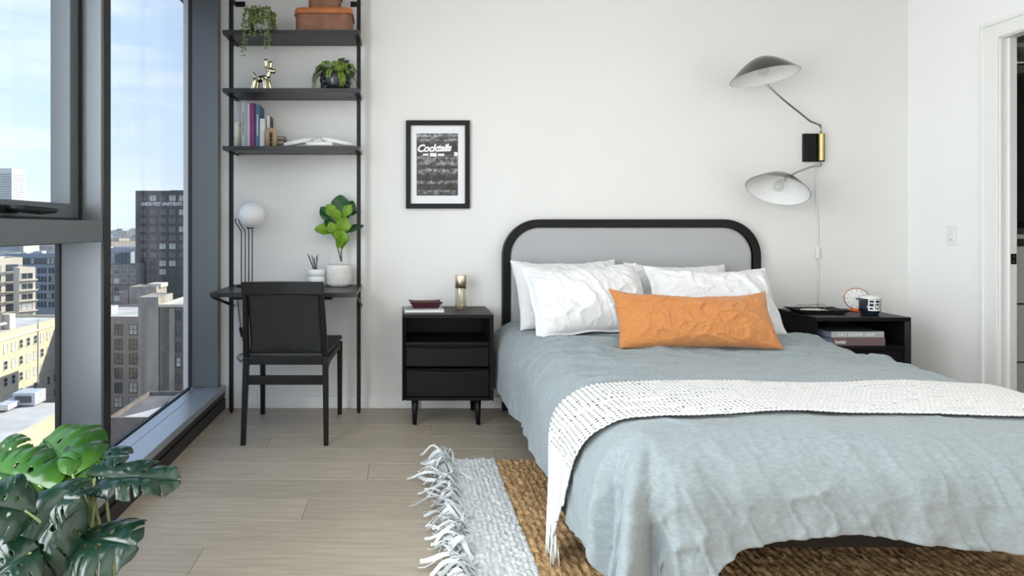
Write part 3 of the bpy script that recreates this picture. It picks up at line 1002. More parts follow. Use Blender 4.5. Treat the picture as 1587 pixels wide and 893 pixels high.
boxo('cover', (-.150, .150, .006, .24, 0, .003), M_grb, b2)
boxo('cover', (-.150, .150, .006, .24, .031, .034), M_dkb, b2)
boxo('pages', (-.146, .147, .006, .236, .003, .031), M_bluep, b2)
me_ = text_mesh('EAT DRINK NAP', .0255, .0004, space=1.12)
me_.transform(Matrix.Rotation(PI / 2, 4, 'X'))
o = link('spine_lettering', me_, MATS['white_print'], b2)
o.location = (-.112, -.0005, .008)

# tray with eyeglasses and card, clock, mug
NX, NY = 2.336, -.512
valet_tray('leather_tray', 'black leather tray holding a white card on the nightstand by the closet', (2.475, NY + .205, NZ), .285, .165, .022, M_leather, .08, -.03)
cd = tag(boxo('folded_card', (-.058, .048, -.045, .05, 0, .013), mat('ivory_card', (.72, .71, .66), .8, var=.04), None, bevel=.002), 'ivory folded card lying in the black leather tray', 'card')
cd.location = (2.462, NY + .20, NZ + .0045); cd.rotation_euler = (0, 0, .1)
gl = thing('eyeglasses', 'thin wire eyeglasses resting on the ivory card in the tray', 'eyeglasses', (2.462, NY + .20, NZ + .018), .2)
for s in (-1, 1):
    bm = new_bm(); tube(bm, [(s * .030 + .020 * math.cos(a), -.02, .018 + .016 * math.sin(a)) for a in np.linspace(0, 2 * PI, 21)[:-1]], .0011, 6, closed=True)
    obj('lens_rim', bm, M_nickel, gl, smooth=True)
    bm = new_bm(); tube(bm, [(s * .050, -.02, .024), (s * .052, -.015, .024), (s * .048, .07, .022), (s * .046, .10, .008)], .0012, 6)
    obj('temple', bm, M_nickel, gl, smooth=True)
bm = new_bm(); tube(bm, [(-.010, -.02, .020), (0, -.021, .024), (.010, -.02, .020)], .0011, 6)
obj('bridge', bm, M_nickel, gl, smooth=True)

ck = thing('table_clock', 'round white desk clock with a copper rim on an orange base', 'clock', (2.748, 3.745 - CAMD, NZ), -.50)
M_orange = mat('orange_plastic', (.80, .16, .02), .4, var=.05)
M_cop = mat('copper_rim', (.33, .14, .08), .35, metal=.6, var=.1)
bm = new_bm(); loft(bm, [[Vector((x * f, y * f, z)) for x, y in ((-.042, -.022), (.042, -.022), (.042, .022), (-.042, .022))] for f, z in ((1, 0), (1, .006), (.86, .016))])
obj('base', bm, M_orange, ck, bevel=.002)
bm = new_bm()
lathe(bm, [(.062, -.008), (.0645, -.006), (.0645, .012), (.0605, .013), (.060, .010), (.001, .010), (.001, -.008)], 36)
for v in bm.verts:
    v.co = Vector((v.co.x, -v.co.z, v.co.y + .076))
obj('case', bm, M_cop, ck, smooth=False)
bm = new_bm(); lathe(bm, [(.0595, .0101), (.0595, .0115), (.001, .0115)], 36)
for v in bm.verts:
    v.co = Vector((v.co.x, -v.co.z, v.co.y + .076))
fc = obj('dial', bm, mat('clock_white', (.82, .81, .79), .5, var=.02), ck)
for k in range(12):
    a = k * PI / 6
    bm = new_bm(); box(bm, -.0016, .0016, -.0128, -.0114, .045, .053)
    bmesh.ops.rotate(bm, verts=bm.verts, cent=(0, 0, 0), matrix=Matrix.Rotation(a, 3, 'Y'))
    bmesh.ops.translate(bm, verts=bm.verts, vec=(0, 0, .076))
    obj('hour_mark', bm, M_bmet, fc)
for a, ln, w_ in ((2.2, .030, .0024), (.9, .044, .0018)):
    bm = new_bm(); box(bm, -w_, w_, -.0140, -.0128, -.006, ln)
    bmesh.ops.rotate(bm, verts=bm.verts, cent=(0, 0, 0), matrix=Matrix.Rotation(a, 3, 'Y'))
    bmesh.ops.translate(bm, verts=bm.verts, vec=(0, 0, .076))
    obj('hand', bm, M_bmet, fc)

mg2 = thing('mug', 'glossy navy mug with a white printed panel and white rim', 'mug', (2.722, 3.605 - CAMD, NZ))
M_mug = mat('navy_glaze', (.010, .016, .032), .15, spec=.6, var=.2)
M_mugw = mat('white_glaze', (.80, .80, .79), .2, var=.02)
bm = new_bm(); lathe(bm, [(.001, 0), (.040, 0), (.043, .003), (.043, .012), (.052, .020), (.053, .026), (.053, .094), (.0495, .094), (.049, .022), (.001, .012)], 36)
obj('cup', bm, M_mug, mg2, smooth=True)
bm = new_bm(); lathe(bm, [(.0532, .094), (.0532, .104), (.0515, .106), (.0492, .104), (.0492, .094)], 36, cap=False)
obj('rim', bm, M_mugw, mg2, smooth=True)
def curved_patch(name, a0, a1, z0, z1, r, m, parent):
    ks = np.linspace(a0, a1, 8)
    bm = new_bm()
    loft(bm, [[Vector((rr * math.cos(a), rr * math.sin(a), z)) for rr, z in ((r, z0), (r + .0004, z0), (r + .0004, z1), (r, z1))] for a in ks])
    return obj(name, bm, m, parent)
pn = curved_patch('printed_panel', -2.34, -1.12, .026, .092, .0531, M_mugw, mg2)
for (a0, a1, z0, z1) in ((.05, .45, .074, .086), (.6, 1.05, .074, .086), (.05, .42, .052, .068), (.05, .35, .034, .044), (.55, .62, .034, .068), (.98, 1.05, .034, .068), (.68, .92, .058, .068), (.72, .88, .034, .046)):
    curved_patch('print_block', -2.29 + a0, -2.29 + a1, z0, z1, .0536, M_mug, pn)
bm = new_bm(); tube(bm, [(.051 * math.cos(.6) , .051 * math.sin(.6), .085), (.078 * math.cos(.6), .078 * math.sin(.6), .080), (.085 * math.cos(.6), .085 * math.sin(.6), .055), (.075 * math.cos(.6), .075 * math.sin(.6), .034), (.051 * math.cos(.6), .051 * math.sin(.6), .030)], .006, 8)
obj('handle', bm, M_mug, mg2, smooth=True)

# ------------------------------------------------------------------ wall lamp
lp = thing('wall_lamp', 'two-armed wall lamp with black dome shades and a brass mount', 'lamp', (2.65, 0, 1.678))
boxo('back_plate', (-.067, .067, -.022, 0, -.09, .09), M_bmet, lp, bevel=.002)
boxo('back_plate_groove', (-.050, -.046, -.0235, -.0215, -.09, .09), M_alud, lp)
bm = new_bm()
lathe(bm, [(.0165, -.085), (.0165, .085)], 16, (.028, -.042, 0)); obj('brass_sleeve', bm, M_brass, lp, smooth=False, bevel=.001)
M_shade = mat('shade_black', (.020, .019, .017), .25, spec=.6, var=.1, coat=.4)
M_shadei = mat('shade_white_inside', (.85, .85, .84), .6, var=.02)
def shade(cpos, axis, r, depth, arm_pts):
    """dome shade: rim centre cpos, opening looks along axis"""
    cpos, axis = Vector(cpos), Vector(axis).normalized()
    q = axis.to_track_quat('Z', 'Y').to_matrix()
    def ring(rr, h):
        out = []
        for k in range(40):
            a = 2 * PI * k / 40
            out.append(cpos + q @ Vector((rr * math.cos(a), rr * math.sin(a), -h)))
        return out
    prof = [(r * math.sin(t), depth * (1 - math.sin(t) ** 1.7 if t < PI / 2 - 1e-6 else 0)) for t in np.linspace(PI / 2, .04, 10)]
    bm = new_bm()
    loft(bm, [ring(a, b) for a, b in prof])
    # keep the rim open
    bm.faces.ensure_lookup_table()
    big = [f for f in bm.faces if len(f.verts) > 4 and (f.calc_center_median() - cpos).length < .01]
    bmesh.ops.delete(bm, geom=big, context='FACES_ONLY')
    s = obj('shade', bm, M_shade, lp, smooth=True)
    bm = new_bm()
    loft(bm, [ring(a * .985, b * .97 - .0012 + .001) for a, b in prof])
    bm.faces.ensure_lookup_table()
    big = [f for f in bm.faces if len(f.verts) > 4 and (f.calc_center_median() - cpos).length < .012]
    bmesh.ops.delete(bm, geom=big, context='FACES_ONLY')
    obj('shade_lining', bm, M_shadei, s, smooth=True)
    bm = new_bm()
    c = cpos - axis * depth * .92
    tube(bm, [c, c + axis * .035], .020, 14)
    obj('socket', bm, M_shadei, s)
    bm = new_bm()
    prof_b = [(.012, 0), (.014, .012), (.026, .034), (.030, .050), (.026, .068), (.012, .078), (.001, .080)]
    loft(bm, [[c + axis * (.030 + h) + q @ Vector((rr * math.cos(2 * PI * k / 20), rr * math.sin(2 * PI * k / 20), 0)) for k in range(20)] for rr, h in prof_b])
    obj('bulb', bm, glass_mat('bulb_glass_%d' % len(MATS), (.93, .93, .92), .10), s, smooth=True)
    bm = new_bm()
    tube(bm, arm_pts, .0062, 10)
    obj('arm', bm, M_nickel, lp, smooth=True)
def LPt(px, py, d):
    return P(px, py, d) - Vector((2.65, 0, 1.678))
j0 = Vector((.028, -.042, .085))
j1 = Vector((.028, -.042, -.085))
uc, lc = LPt(1184.5, 119, 3.68), LPt(1204.5, 295, 3.70)
ue = uc + Vector((.060, .148, .026))
le = lc - Vector((-.42, -.27, -.87)).normalized() * .075 + Vector((.02, .02, 0))
shade(uc, (.09, -.12, -1), .184, .125,
      [j0 + Vector((0, 0, -.02)), j0 + Vector((0, 0, .030)), j0 + Vector((-.008, -.004, .055)), j0 + (ue - j0) * .2 + Vector((.006, 0, .012)), j0.lerp(ue, .6), ue])
shade(lc, (-.42, -.27, -.87), .172, .115,
      [j1 + Vector((0, 0, .02)), j1 + Vector((0, 0, -.020)), j1 + Vector((-.006, -.004, -.035)), j1 + (le - j1) * .25 + Vector((.004, 0, -.010)), j1.lerp(le, .6), le])
# white cord with an inline switch
bm = new_bm()
tube(bm, [(.016, -.012, -.09), (.016, -.010, -.30), (.030, -.010, -.55), (.022, -.010, -.66), (.030, -.010, -.80), (.026, -.010, -.95), (.03, -.010, -1.06)], .0038, 8)
cw = obj('cord', bm, mat('white_cord', (.74, .74, .73), .5, var=.02), lp, smooth=True)
boxo('cord_switch', (.014, .034, -.024, -.006, -.715, -.64), MATS['white_cord'], cw, bevel=.004)

# ------------------------------------------------------------------ framed print
fr = thing('framed_print', 'black framed monochrome bar sign photograph with white mat on the wall', 'picture', (.2305, -.001, 1.5695))
fw, fh, ft = .2055, .283, .031
for (a, b, c, d) in ((-fw, fw, fh - ft, fh), (-fw, fw, -fh, -fh + ft), (-fw, -fw + ft, -fh + ft, fh - ft), (fw - ft, fw, -fh + ft, fh - ft)):
    boxo('frame_bar', (a, b, -.026, 0, c, d), M_bmet, fr, bevel=.0015)
boxo('mat_board', (-fw + ft, fw - ft, -.010, -.004, -fh + ft, fh - ft), mat('mat_white', (.80, .80, .83), .8, var=.01), fr)
def mat_print():
    m = bpy.data.materials.new('bar_photograph')
    m.use_nodes = True
    t = m.node_tree
    b = t.nodes['Principled BSDF']
    b.inputs['Roughness'].default_value = .35
    tc, sep = t.nodes.new('ShaderNodeTexCoord'), t.nodes.new('ShaderNodeSeparateXYZ')
    t.links.new(tc.outputs['Object'], sep.inputs[0])
    mr = t.nodes.new('ShaderNodeMapRange')
    mr.inputs[1].default_value, mr.inputs[2].default_value = -.2, .2
    t.links.new(sep.outputs[2], mr.inputs[0])
    r = t.nodes.new('ShaderNodeValToRGB')
    r.color_ramp.interpolation = 'LINEAR'
    st = [(0, .02), (.03, .12), (.06, .15), (.08, .30), (.09, .03), (.18, .05), (.20, .24), (.235, .28), (.245, .03), (.33, .03), (.36, .18), (.40, .34), (.43, .30), (.44, .03), (.48, .08), (.52, .25), (.60, .22), (.66, .05), (.80, .03), (.86, .06), (.90, .35), (.93, .10), (.96, .45), (1, .05)]
    els = r.color_ramp.elements
    els[0].position, els[0].color = st[0][0], (st[0][1],) * 3 + (1,)
    els[1].position, els[1].color = st[-1][0], (st[-1][1],) * 3 + (1,)
    for p, v in st[1:-1]:
        q = els.new(p); q.color = (v, v, v, 1)
    t.links.new(mr.outputs[0], r.inputs[0])
    mp, n = t.nodes.new('ShaderNodeMapping'), t.nodes.new('ShaderNodeTexNoise')
    mp.inputs['Scale'].default_value = (1, 1, 1.3)
    n.inputs['Scale'].default_value = 34
    n.inputs['Detail'].default_value = 8
    n.inputs['Roughness'].default_value = .7
    t.links.new(tc.outputs['Object'], mp.inputs[0])
    t.links.new(mp.outputs[0], n.inputs['Vector'])
    r2 = t.nodes.new('ShaderNodeValToRGB')
    r2.color_ramp.elements[0].position, r2.color_ramp.elements[0].color = .44, (.03, .03, .03, 1)
    r2.color_ramp.elements[1].position, r2.color_ramp.elements[1].color = .66, (1.9, 1.9, 1.9, 1)
    t.links.new(n.outputs['Fac'], r2.inputs[0])
    mx = t.nodes.new('ShaderNodeMixRGB')
    mx.blend_type = 'MULTIPLY'
    mx.inputs[0].default_value = .9
    t.links.new(r.outputs[0], mx.inputs[1])
    t.links.new(r2.outputs[0], mx.inputs[2])
    t.links.new(mx.outputs[0], b.inputs['Base Color'])
    return m
pr = boxo('print', (-.1365, .130, -.0112, -.0100, -.2, .2), mat_print(), fr)
me_ = text_mesh('Cocktails', .064, .0002, shear=.32, offset=.0026, align='CENTER', space=.92)
me_.transform(Matrix.Translation((-.026, -.0116, .085)) @ Matrix.Rotation(PI / 2, 4, 'X') @ Matrix.Rotation(.03, 4, 'Z'))
link('sign_lettering', me_, mat('white_ink', (.85, .85, .85), .5, var=.02), pr)
for (a, b, c, d) in ((-.095, -.060, .058, .070), (-.050, -.008, .052, .074), (0, .042, .056, .070), (.105, .128, .055, .080)):
    boxo('sign_block', (a, b, -.0116, -.0112, c, d), MATS['white_ink'], pr)
boxo('glazing', (-fw + ft, fw - ft, -.0165, -.0150, -fh + ft, fh - ft), glass_mat('picture_glass', (1, 1, 1), .008), fr)

# ------------------------------------------------------------------ wall desk with shelves
UX0, UX1, UY = -1.072, -.2715, -.11
dk = thing('wall_desk_shelf', 'black leaning wall unit with three shelves and a desk top', 'shelving desk', (0, 0, 0))
for ux in (UX0, UX1):
    p_ = boxo('upright', (ux - .012, ux + .012, UY - .012, UY + .012, .012, 2.70), M_bmet, dk, bevel=.002)
    bm = new_bm(); lathe(bm, [(.010, 0), (.012, .004), (.007, .006), (.007, .014)], 12, (ux, UY, 0)); obj('levelling_foot', bm, M_bmet, p_)
    sgn = 1 if ux == UX0 else -1
    b_ = boxo('wall_bracket', (ux - .006, ux + .006, UY + .012, -.004, 2.595, 2.615), M_bmet, p_)
    b2_ = boxo('bracket_plate', (min(ux, ux + sgn * .06), max(ux, ux + sgn * .06), -.004, 0, 2.588, 2.622), M_bmet, p_)
M_shelf = mat('shelf_black', (.016, .017, .020), .38, spec=.5, var=.2, vscale=10, stretch=(1, 14, 10), bump=.03, bscale=60)
for zb in (1.632, 1.983, 2.335):
    sh = boxo('shelf', (-1.086, -.258, -.255, -.004, zb, zb + .025), M_shelf, dk, bevel=.0015)
    for ux, sg in ((UX0, 1), (UX1, -1)):
        boxo('shelf_bracket', (ux + sg * .016 - .004, ux + sg * .016 + .004, -.20, -.004, zb - .006, zb), M_bmet, sh)
        for q in (.045, .065):
            bm = new_bm(); sphere(bm, (ux + sg * q, -.10, zb), .004, 8); obj('screw', bm, M_bmet, sh)
boxo('desk_top', (-1.086, -.258, -.500, -.004, .770, .796), M_shelf, dk, bevel=.0015)
bm = new_bm(); box(bm, -.98, -.40, -.47, -.05, .752, .770); obj('under_frame', bm, M_bmet, dk)
for ux, sg in ((UX0, -1), (UX1, 1)):
    bm = new_bm(); bar(bm, (ux + sg * .014, -.46, .768), (ux + sg * .014, -.004, .66), .004, .018, up=(0, 0, 1)); obj('desk_brace', bm, M_bmet, dk)
DZT = .7965

# ------------------------------------------------------------------ chair
ch = thing('desk_chair', 'black wooden chair with a black leather seat and back at the desk', 'chair', (-.628, -.40, 0))
YR, YFc = -.285, .265                      # rear (towards the camera) and front leg rows, local
for s in (-1, 1):
    bm = new_bm()
    loft(bm, [[Vector((s * x + a * w_ / 2, y + b * d_ / 2, z)) for a, b in ((-1, -1), (1, -1), (1, 1), (-1, 1))]
              for x, y, z, w_, d_ in ((.222, YR - .0, 0, .025, .028), (.216, YR + .03, .34, .029, .040), (.213, YR + .035, .47, .030, .042), (.206, YR - .01, .70, .027, .034), (.200, YR - .050, .872, .022, .026))])
    obj('leg', bm, M_bwood, ch, bevel=.004)
    bm = new_bm()
    loft(bm, [[Vector((s * x + a * w_ / 2, y + b * d_ / 2, z)) for a, b in ((-1, -1), (1, -1), (1, 1), (-1, 1))]
              for x, y, z, w_, d_ in ((.240, YFc, 0, .026, .026), (.240, YFc, .30, .030, .032), (.240, YFc - .005, .455, .032, .036))])
    obj('leg', bm, M_bwood, ch, bevel=.004)
    bm = new_bm()
    loft(bm, [[Vector((s * (.216 + .022 * k_) + a * .011, YR + .05 + (YFc - YR - .06) * k_, z_)) for a, z_ in ((-1, zl), (1, zl), (1, .458), (-1, .458))]
              for k_, zl in ((0, .385), (.08, .405), (.2, .418), (.8, .418), (.93, .402), (1, .38))])
    obj('side_rail', bm, M_bwood, ch, bevel=.003)
boxo('rear_rail', (-.200, .200, YR + .018, YR + .044, .425, .470), M_bwoodh, ch, bevel=.003)
boxo('front_rail', (-.226, .226, YFc - .02, YFc + .008, .418, .456), M_bwoodh, ch, bevel=.003)
boxo('stretcher', (-.203, .203, YR + .014, YR + .036, .318, .366), M_bwoodh, ch, bevel=.003)
# seat: slightly dished leather pad
n = 24
u = np.linspace(-1, 1, n)[:, None] * np.ones((1, n)); v = np.ones((n, 1)) * np.linspace(0, 1, n)[None, :]
X = u * (.215 + .038 * v); Y = YR + .03 + v * (YFc - YR + .0); Z = .486 - .010 * (1 - u ** 2) * np.sin(PI * v) + .012 * v ** 3 - .012 * np.clip((v - .9) / .1, 0, 1) ** 2
o = link('seat', grid_mesh('seat', X, Y, Z), M_leather, ch, smooth=True)
m_ = o.modifiers.new('solid', 'SOLIDIFY'); m_.thickness = .026; m_.offset = -1
b_ = o.modifiers.new('bevel', 'BEVEL'); b_.width = .006; b_.segments = 2; b_.limit_method = 'ANGLE'
# back: curved leather sling between the rear legs, bowed towards the seat at its middle
X = u * (.196 - .006 * v); zz = .462 + v * (.822 - .462)
Y = YR + .045 - .085 * v ** 1.6 + .030 * (1 - u ** 2) * (1 - .6 * v) + .016 * np.exp(-v * 9) * (1 - u ** 2)
Z = zz + .012 * (u ** 2) * (1 - v) * 2 - .010 * (1 - v) * (1 - u ** 2)
link('backrest', grid_mesh('backrest', X, Y, Z), M_leather, ch, smooth=True, solid=.010)
bm = new_bm()
rings = []
for k in range(15):
    q = -1 + 2 * k / 14
    yb = YR - .050 + .028 * (1 - q * q)
    rings.append([Vector((q * .216, yb - .014, .808)), Vector((q * .216, yb + .012, .806)), Vector((q * .216, yb + .004, .878)), Vector((q * .216, yb - .020, .878))])
loft(bm, rings)
obj('top_rail', bm, M_bwoodh, ch, bevel=.005)

# ------------------------------------------------------------------ things on the desk
M_opal = mat('opal_glass', (.80, .80, .79), .35, spec=.5, var=.01, coat=.3)
tl = thing('table_lamp', 'globe table lamp with white glass ball on thin black stems', 'lamp', (-.950, -.12, DZT))
boxo('base', (-.075, .062, -.05, .05, 0, .012), M_bmet, tl, bevel=.003)
G = Vector((.008, 0, .446)); GR = .0825
for i, (x, ytop) in enumerate(((-.056, -.012), (-.032, -.004), (-.010, .004), (.012, .012))):
    if i == 0:
        pts = [(x, 0, .01), (x, 0, .335), (x - .004, 0, .350), (x - .032, 0, .392), (x - .041, 0, .412), (x - .036, 0, .422), (x - .026, 0, .415)]
    elif i == 1:
        pts = [(x, 0, .01), (x, 0, .335), (x - .004, 0, .350), (x - .030, 0, .385), (x - .042, 0, .416), (x - .034, .006, .424)]
    else:
        pts = [(x, 0, .01), (x, 0, .352), (x - .004, 0, .364), (x - .010, 0, .372)]
    bm = new_bm(); tube(bm, pts, .0032, 8); obj('stem', bm, M_bmet, tl, smooth=True)
bm = new_bm(); sphere(bm, G, GR, 40); obj('globe', bm, M_opal, tl, smooth=True)
bm = new_bm(); lathe(bm, [(.020, .360), (.024, .366), (.024, .372), (.001, .372)], 16, (.0, 0, 0)); obj('globe_holder', bm, M_bmet, tl)
bm = new_bm()
pts = [(-.07, -.02, .004), (-.105, -.01, .006), (-.118, .06, .004), (-.120, .112, -.03), (-.105, .112, -.16), (-.092, .112, -.26), (-.075, .110, -.36), (-.055, .108, -.40), (-.062, .106, -.44), (-.10, .106, -.45), (-.115, .104, -.47), (-.085, .102, -.49), (-.055, .100, -.465), (-.075, .098, -.445), (-.105, .1, -.475), (-.09, .1, -.50), (-.04, .1, -.47), (-.01, .1, -.50), (.015, .1, -.47), (.005, .1, -.45), (-.01, .1, -.485)]
tube(bm, pts, .0026, 6)
cdl = obj('cord', bm, M_bmet, tl, smooth=True)
bm = new_bm(); bar(bm, (-.090, .106, -.275), (-.078, .106, -.335), .018, .016); obj('cord_switch', bm, M_bmet, cdl, bevel=.003)

nb_ = thing('notepad', 'small white spiral notepad lying on the desk', 'notepad', (-.79, -.10, DZT), -.08)
boxo('pages', (-.085, .085, -.06, .055, 0, .008), mat('paper', (.80, .80, .79), .8, var=.02), nb_)
for k in range(14):
    bm = new_bm(); tube(bm, [(-.075 + k * .0115, .055 + .005 * math.cos(a), .005 + .006 * math.sin(a)) for a in np.linspace(0, 2 * PI, 9)[:-1]], .0009, 5, closed=True)
    obj('spiral_ring', bm, M_bmet, nb_)

pc = thing('pencil_cup', 'white stacked-ring pencil cup with a cream base on the desk', 'cup', (-.531, -.15, DZT))
bm = new_bm()
prof = [(.001, 0), (.044, 0), (.048, .004), (.048, .020), (.045, .024)]
obj_prof = prof
lathe(bm, prof + [(.001, .026)], 28); obj('base', bm, mat('cream_ceramic', (.68, .64, .48), .45, var=.05), pc, smooth=True)
bm = new_bm()
prof = [(.043, .024)] + [(.043 + .011 * math.sin(t), .024 + .020 * (1 - math.cos(t))) for t in np.linspace(.2, PI - .2, 8)] + [(.043, .065)] + [(.043 + .011 * math.sin(t), .066 + .021 * (1 - math.cos(t))) for t in np.linspace(.2, PI - .2, 8)] + [(.042, .110), (.038, .108), (.038, .03), (.001, .03)]
lathe(bm, prof, 28); obj('ring_body', bm, mat('white_ceramic', (.80, .80, .80), .3, var=.02, coat=.2), pc, smooth=True)
pen_cols = [((.02, .02, .02), 'black'), ((.12, .12, .13), 'charcoal'), ((.35, .34, .32), 'grey'), ((.05, .04, .04), 'brown-black')]
for i, (dx, dy, ln, ci) in enumerate(((-.054, -.010, .178, 0), (-.034, .024, .168, 1), (.010, -.004, .176, 2), (-.014, -.026, .160, 3), (-.004, .026, .165, 0))):
    t_ = thing('pencil', ['black pencil leaning furthest out of the white pencil cup', 'charcoal pencil beside the leaning black one in the cup', 'grey pencil standing most upright in the pencil cup', 'short dark brown pencil at the front of the pencil cup', 'black pencil at the back of the pencil cup'][i], 'pencil', (-.531, -.15, DZT + .031))
    bm = new_bm()
    a_, b_ = Vector((-dx * .35 + .004 * i - .008, -dy * .5, .002)), Vector((dx, dy, ln))
    tube(bm, [a_, a_ + (b_ - a_) * .92], .0038, 6); obj('shaft', bm, mat('pencil_' + pen_cols[ci][1], pen_cols[ci][0], .4, var=.1), t_)
    bm = new_bm(); tube(bm, [a_ + (b_ - a_) * .92, b_], [.0038, .0008], 6); obj('tip', bm, mat('pencil_wood', (.35, .26, .18), .7, var=.1), t_)

# leaves -----------------------------------------------------------------------------
def leaf_mesh(name, length, width, shape='obovate', droop=.25, fold=.25, wave=.0, nu=14, nv=9, seed=0, twist=0.):
    """leaf along +y from the origin, upper side +z"""
    u = np.linspace(0, 1, nu)[:, None] * np.ones((1, nv))
    v = np.ones((nu, 1)) * np.linspace(-1, 1, nv)[None, :]
    if shape == 'obovate':
        wdt = np.sin(PI * u ** 1.35) ** .75 * (1 - .10 * np.sin(PI * 2 * u)) * (1 - .18 * np.exp(-((u - .42) / .12) ** 2))
    elif shape == 'ovate':
        wdt = np.sin(PI * u ** .8) ** .8
    else:
        wdt = np.sin(PI * np.clip(u, 0, 1) ** .9)
    X = v * wdt * width / 2
    th = droop * u
    Y = length * u * (1 - .12 * droop * u)
    Z = -length * droop * u ** 2 * .6 + np.abs(v) * wdt * width / 2 * fold + wave * length * np.sin(u * 14 + v * 3 + seed) * np.abs(v) ** 2 + .010 * length * np.cos(u * 40) * np.abs(v) ** .5 * (wave > 0)
    if twist:
        a = twist * u
        X, Z = X * np.cos(a) - Z * np.sin(a), X * np.sin(a) + Z * np.cos(a)
    return grid_mesh(name, X, Y, Z)

def orient(base, tip, normal):
    y = (Vector(tip) - Vector(base)).normalized()
    n = Vector(normal)
    z = (n - y * n.dot(y)).normalized()
    x = y.cross(z)
    return Matrix((( x.x, y.x, z.x, base[0]), (x.y, y.y, z.y, base[1]), (x.z, y.z, z.z, base[2]), (0, 0, 0, 1)))

def mat_leaf(name, c1, c2, rough=.35, spec=.5, trans=.25, vscale=9):
    m = bpy.data.materials.new(name)
    m.use_nodes = True
    t = m.node_tree
    b = t.nodes['Principled BSDF']
    tc, n, r = t.nodes.new('ShaderNodeTexCoord'), t.nodes.new('ShaderNodeTexNoise'), t.nodes.new('ShaderNodeValToRGB')
    n.inputs['Scale'].default_value = vscale
    t.links.new(tc.outputs['Object'], n.inputs['Vector'])
    t.links.new(n.outputs['Fac'], r.inputs[0])
    r.color_ramp.elements[0].position, r.color_ramp.elements[0].color = .35, (*c1, 1)
    r.color_ramp.elements[1].position, r.color_ramp.elements[1].color = .65, (*c2, 1)
    t.links.new(r.outputs[0], b.inputs['Base Color'])
    b.inputs['Roughness'].default_value = rough
    b.inputs['Specular IOR Level'].default_value = spec
    if trans:
        tl_, ad = t.nodes.new('ShaderNodeBsdfTranslucent'), t.nodes.new('ShaderNodeMixShader')
        t.links.new(r.outputs[0], tl_.inputs[0])
        ad.inputs[0].default_value = trans
        out = t.nodes['Material Output']
        t.links.new(b.outputs[0], ad.inputs[1])
        t.links.new(tl_.outputs[0], ad.inputs[2])
        t.links.new(ad.outputs[0], out.inputs[0])
    MATS[name] = m
    return m

# fiddle leaf fig in a ribbed white pot
FX, FY = -.398, -.105
fg = thing('potted_fig', 'small fiddle-leaf fig in a ribbed white pot on the desk', 'potted plant', (FX, FY, DZT))
M_wpot = mat('matte_white_pot', (.74, .73, .71), .6, var=.03)
bm = new_bm()
lathe(bm, [(.001, 0), (.058, 0), (.066, .006), (.075, .030), (.078, .065), (.077, .110), (.0735, .134), (.068, .136), (.070, .110), (.001, .106)], 40)
pot = obj('pot', bm, M_wpot, fg, smooth=True)
bm = new_bm()
box(bm, -.0032, .0032, -.0035, .0030, -.016, .016)
rib = mesh_from(bm, 'rib')
for row, (zc, rr) in enumerate(((.030, .0755), (.064, .0785), (.098, .0780))):
    for k in range(24):
        a = 2 * PI * (k + .5 * (row % 2)) / 24
        o = link('rib', rib, M_wpot, pot)
        o.location = (rr * math.cos(a), rr * math.sin(a), zc); o.rotation_euler = (0, 0, a + PI / 2)
bm = new_bm(); lathe(bm, [(.069, .108), (.05, .114), (.001, .116)], 24); obj('soil', bm, mat('soil', (.05, .035, .025), .95, var=.5, vscale=80, bump=.8), fg)
M_bark = mat('twig_bark', (.12, .085, .06), .8, var=.3)
def W2L(v, o):
    return Vector(v) - Vector(o)
FO = (FX, FY, DZT)
for (a, b, c) in (((529, 406), (525, 390), (521, 378)), ((529, 406), (529, 392), (529, 384))):
    pts = [W2L(P(*q, 4 + FY), FO) for q in (a, b, c)]
    bm = new_bm(); tube(bm, pts + [pts[-1] + Vector((0, 0, .14))], [.0042, .0038, .0034, .0026], 7); obj('stem', bm, M_bark, fg, smooth=True)
M_fl = mat_leaf('fig_leaf_bright', (.14, .30, .012), (.30, .50, .04), .42, .5, .30)
M_fd = mat_leaf('fig_leaf_dark', (.014, .075, .022), (.03, .13, .035), .35, .5, .15)
fig_leaves = [  # base px, tip px, width m, normal, dark, depth offsets
    ((524, 352), (497, 320), .075, (-.3, -1, .7), 1, (0, .02)), ((522, 362), (489, 352), .075, (-.2, -1, .8), 0, (0, -.03)),
    ((523, 372), (512, 345), .062, (.1, -1, .5), 0, (-.01, -.05)), ((526, 372), (536, 338), .085, (.3, -1, .45), 0, (0, -.04)),
    ((527, 345), (527, 302), .105, (0, -1, .25), 1, (.0, .02)), ((527, 342), (507, 318), .070, (-.1, -1, .5), 0, (0, -.03)),
    ((528, 342), (543, 318), .060, (.2, -1, .6), 0, (0, -.03)), ((529, 345), (549, 312), .075, (.6, -.8, .4), 1, (0, .03)),
    ((530, 365), (561, 346), .060, (.2, -.5, 1), 1, (0, .02)), ((524, 385), (531, 358), .085, (.1, -1, .2), 0, (-.01, -.06)),
    ((524, 356), (505, 336), .085, (-.2, -1, .3), 1, (0, .03)), ((529, 388), (535, 362), .06, (.4, -1, .2), 0, (0, -.05)),
    ((528, 340), (557, 325), .05, (.3, -.3, 1), 1, (0, 0)), ((526, 350), (520, 325), .06, (0, -1, .4), 0, (0, -.05))]
for i, (b_, t_, w_, n_, dk_, dd) in enumerate(fig_leaves):
    base, tip = W2L(P(*b_, 4 + FY + dd[0]), FO), W2L(P(*t_, 4 + FY + dd[1]), FO)
    ln = (tip - base).length * 1.05
    o = link('leaf', leaf_mesh('leaf', ln, w_ * 1.05, 'obovate', .22, .22, .035, 18, 11, i), M_fd if dk_ else M_fl, fg, smooth=True, solid=.0012)
    o.matrix_local = orient(base, tip, n_)

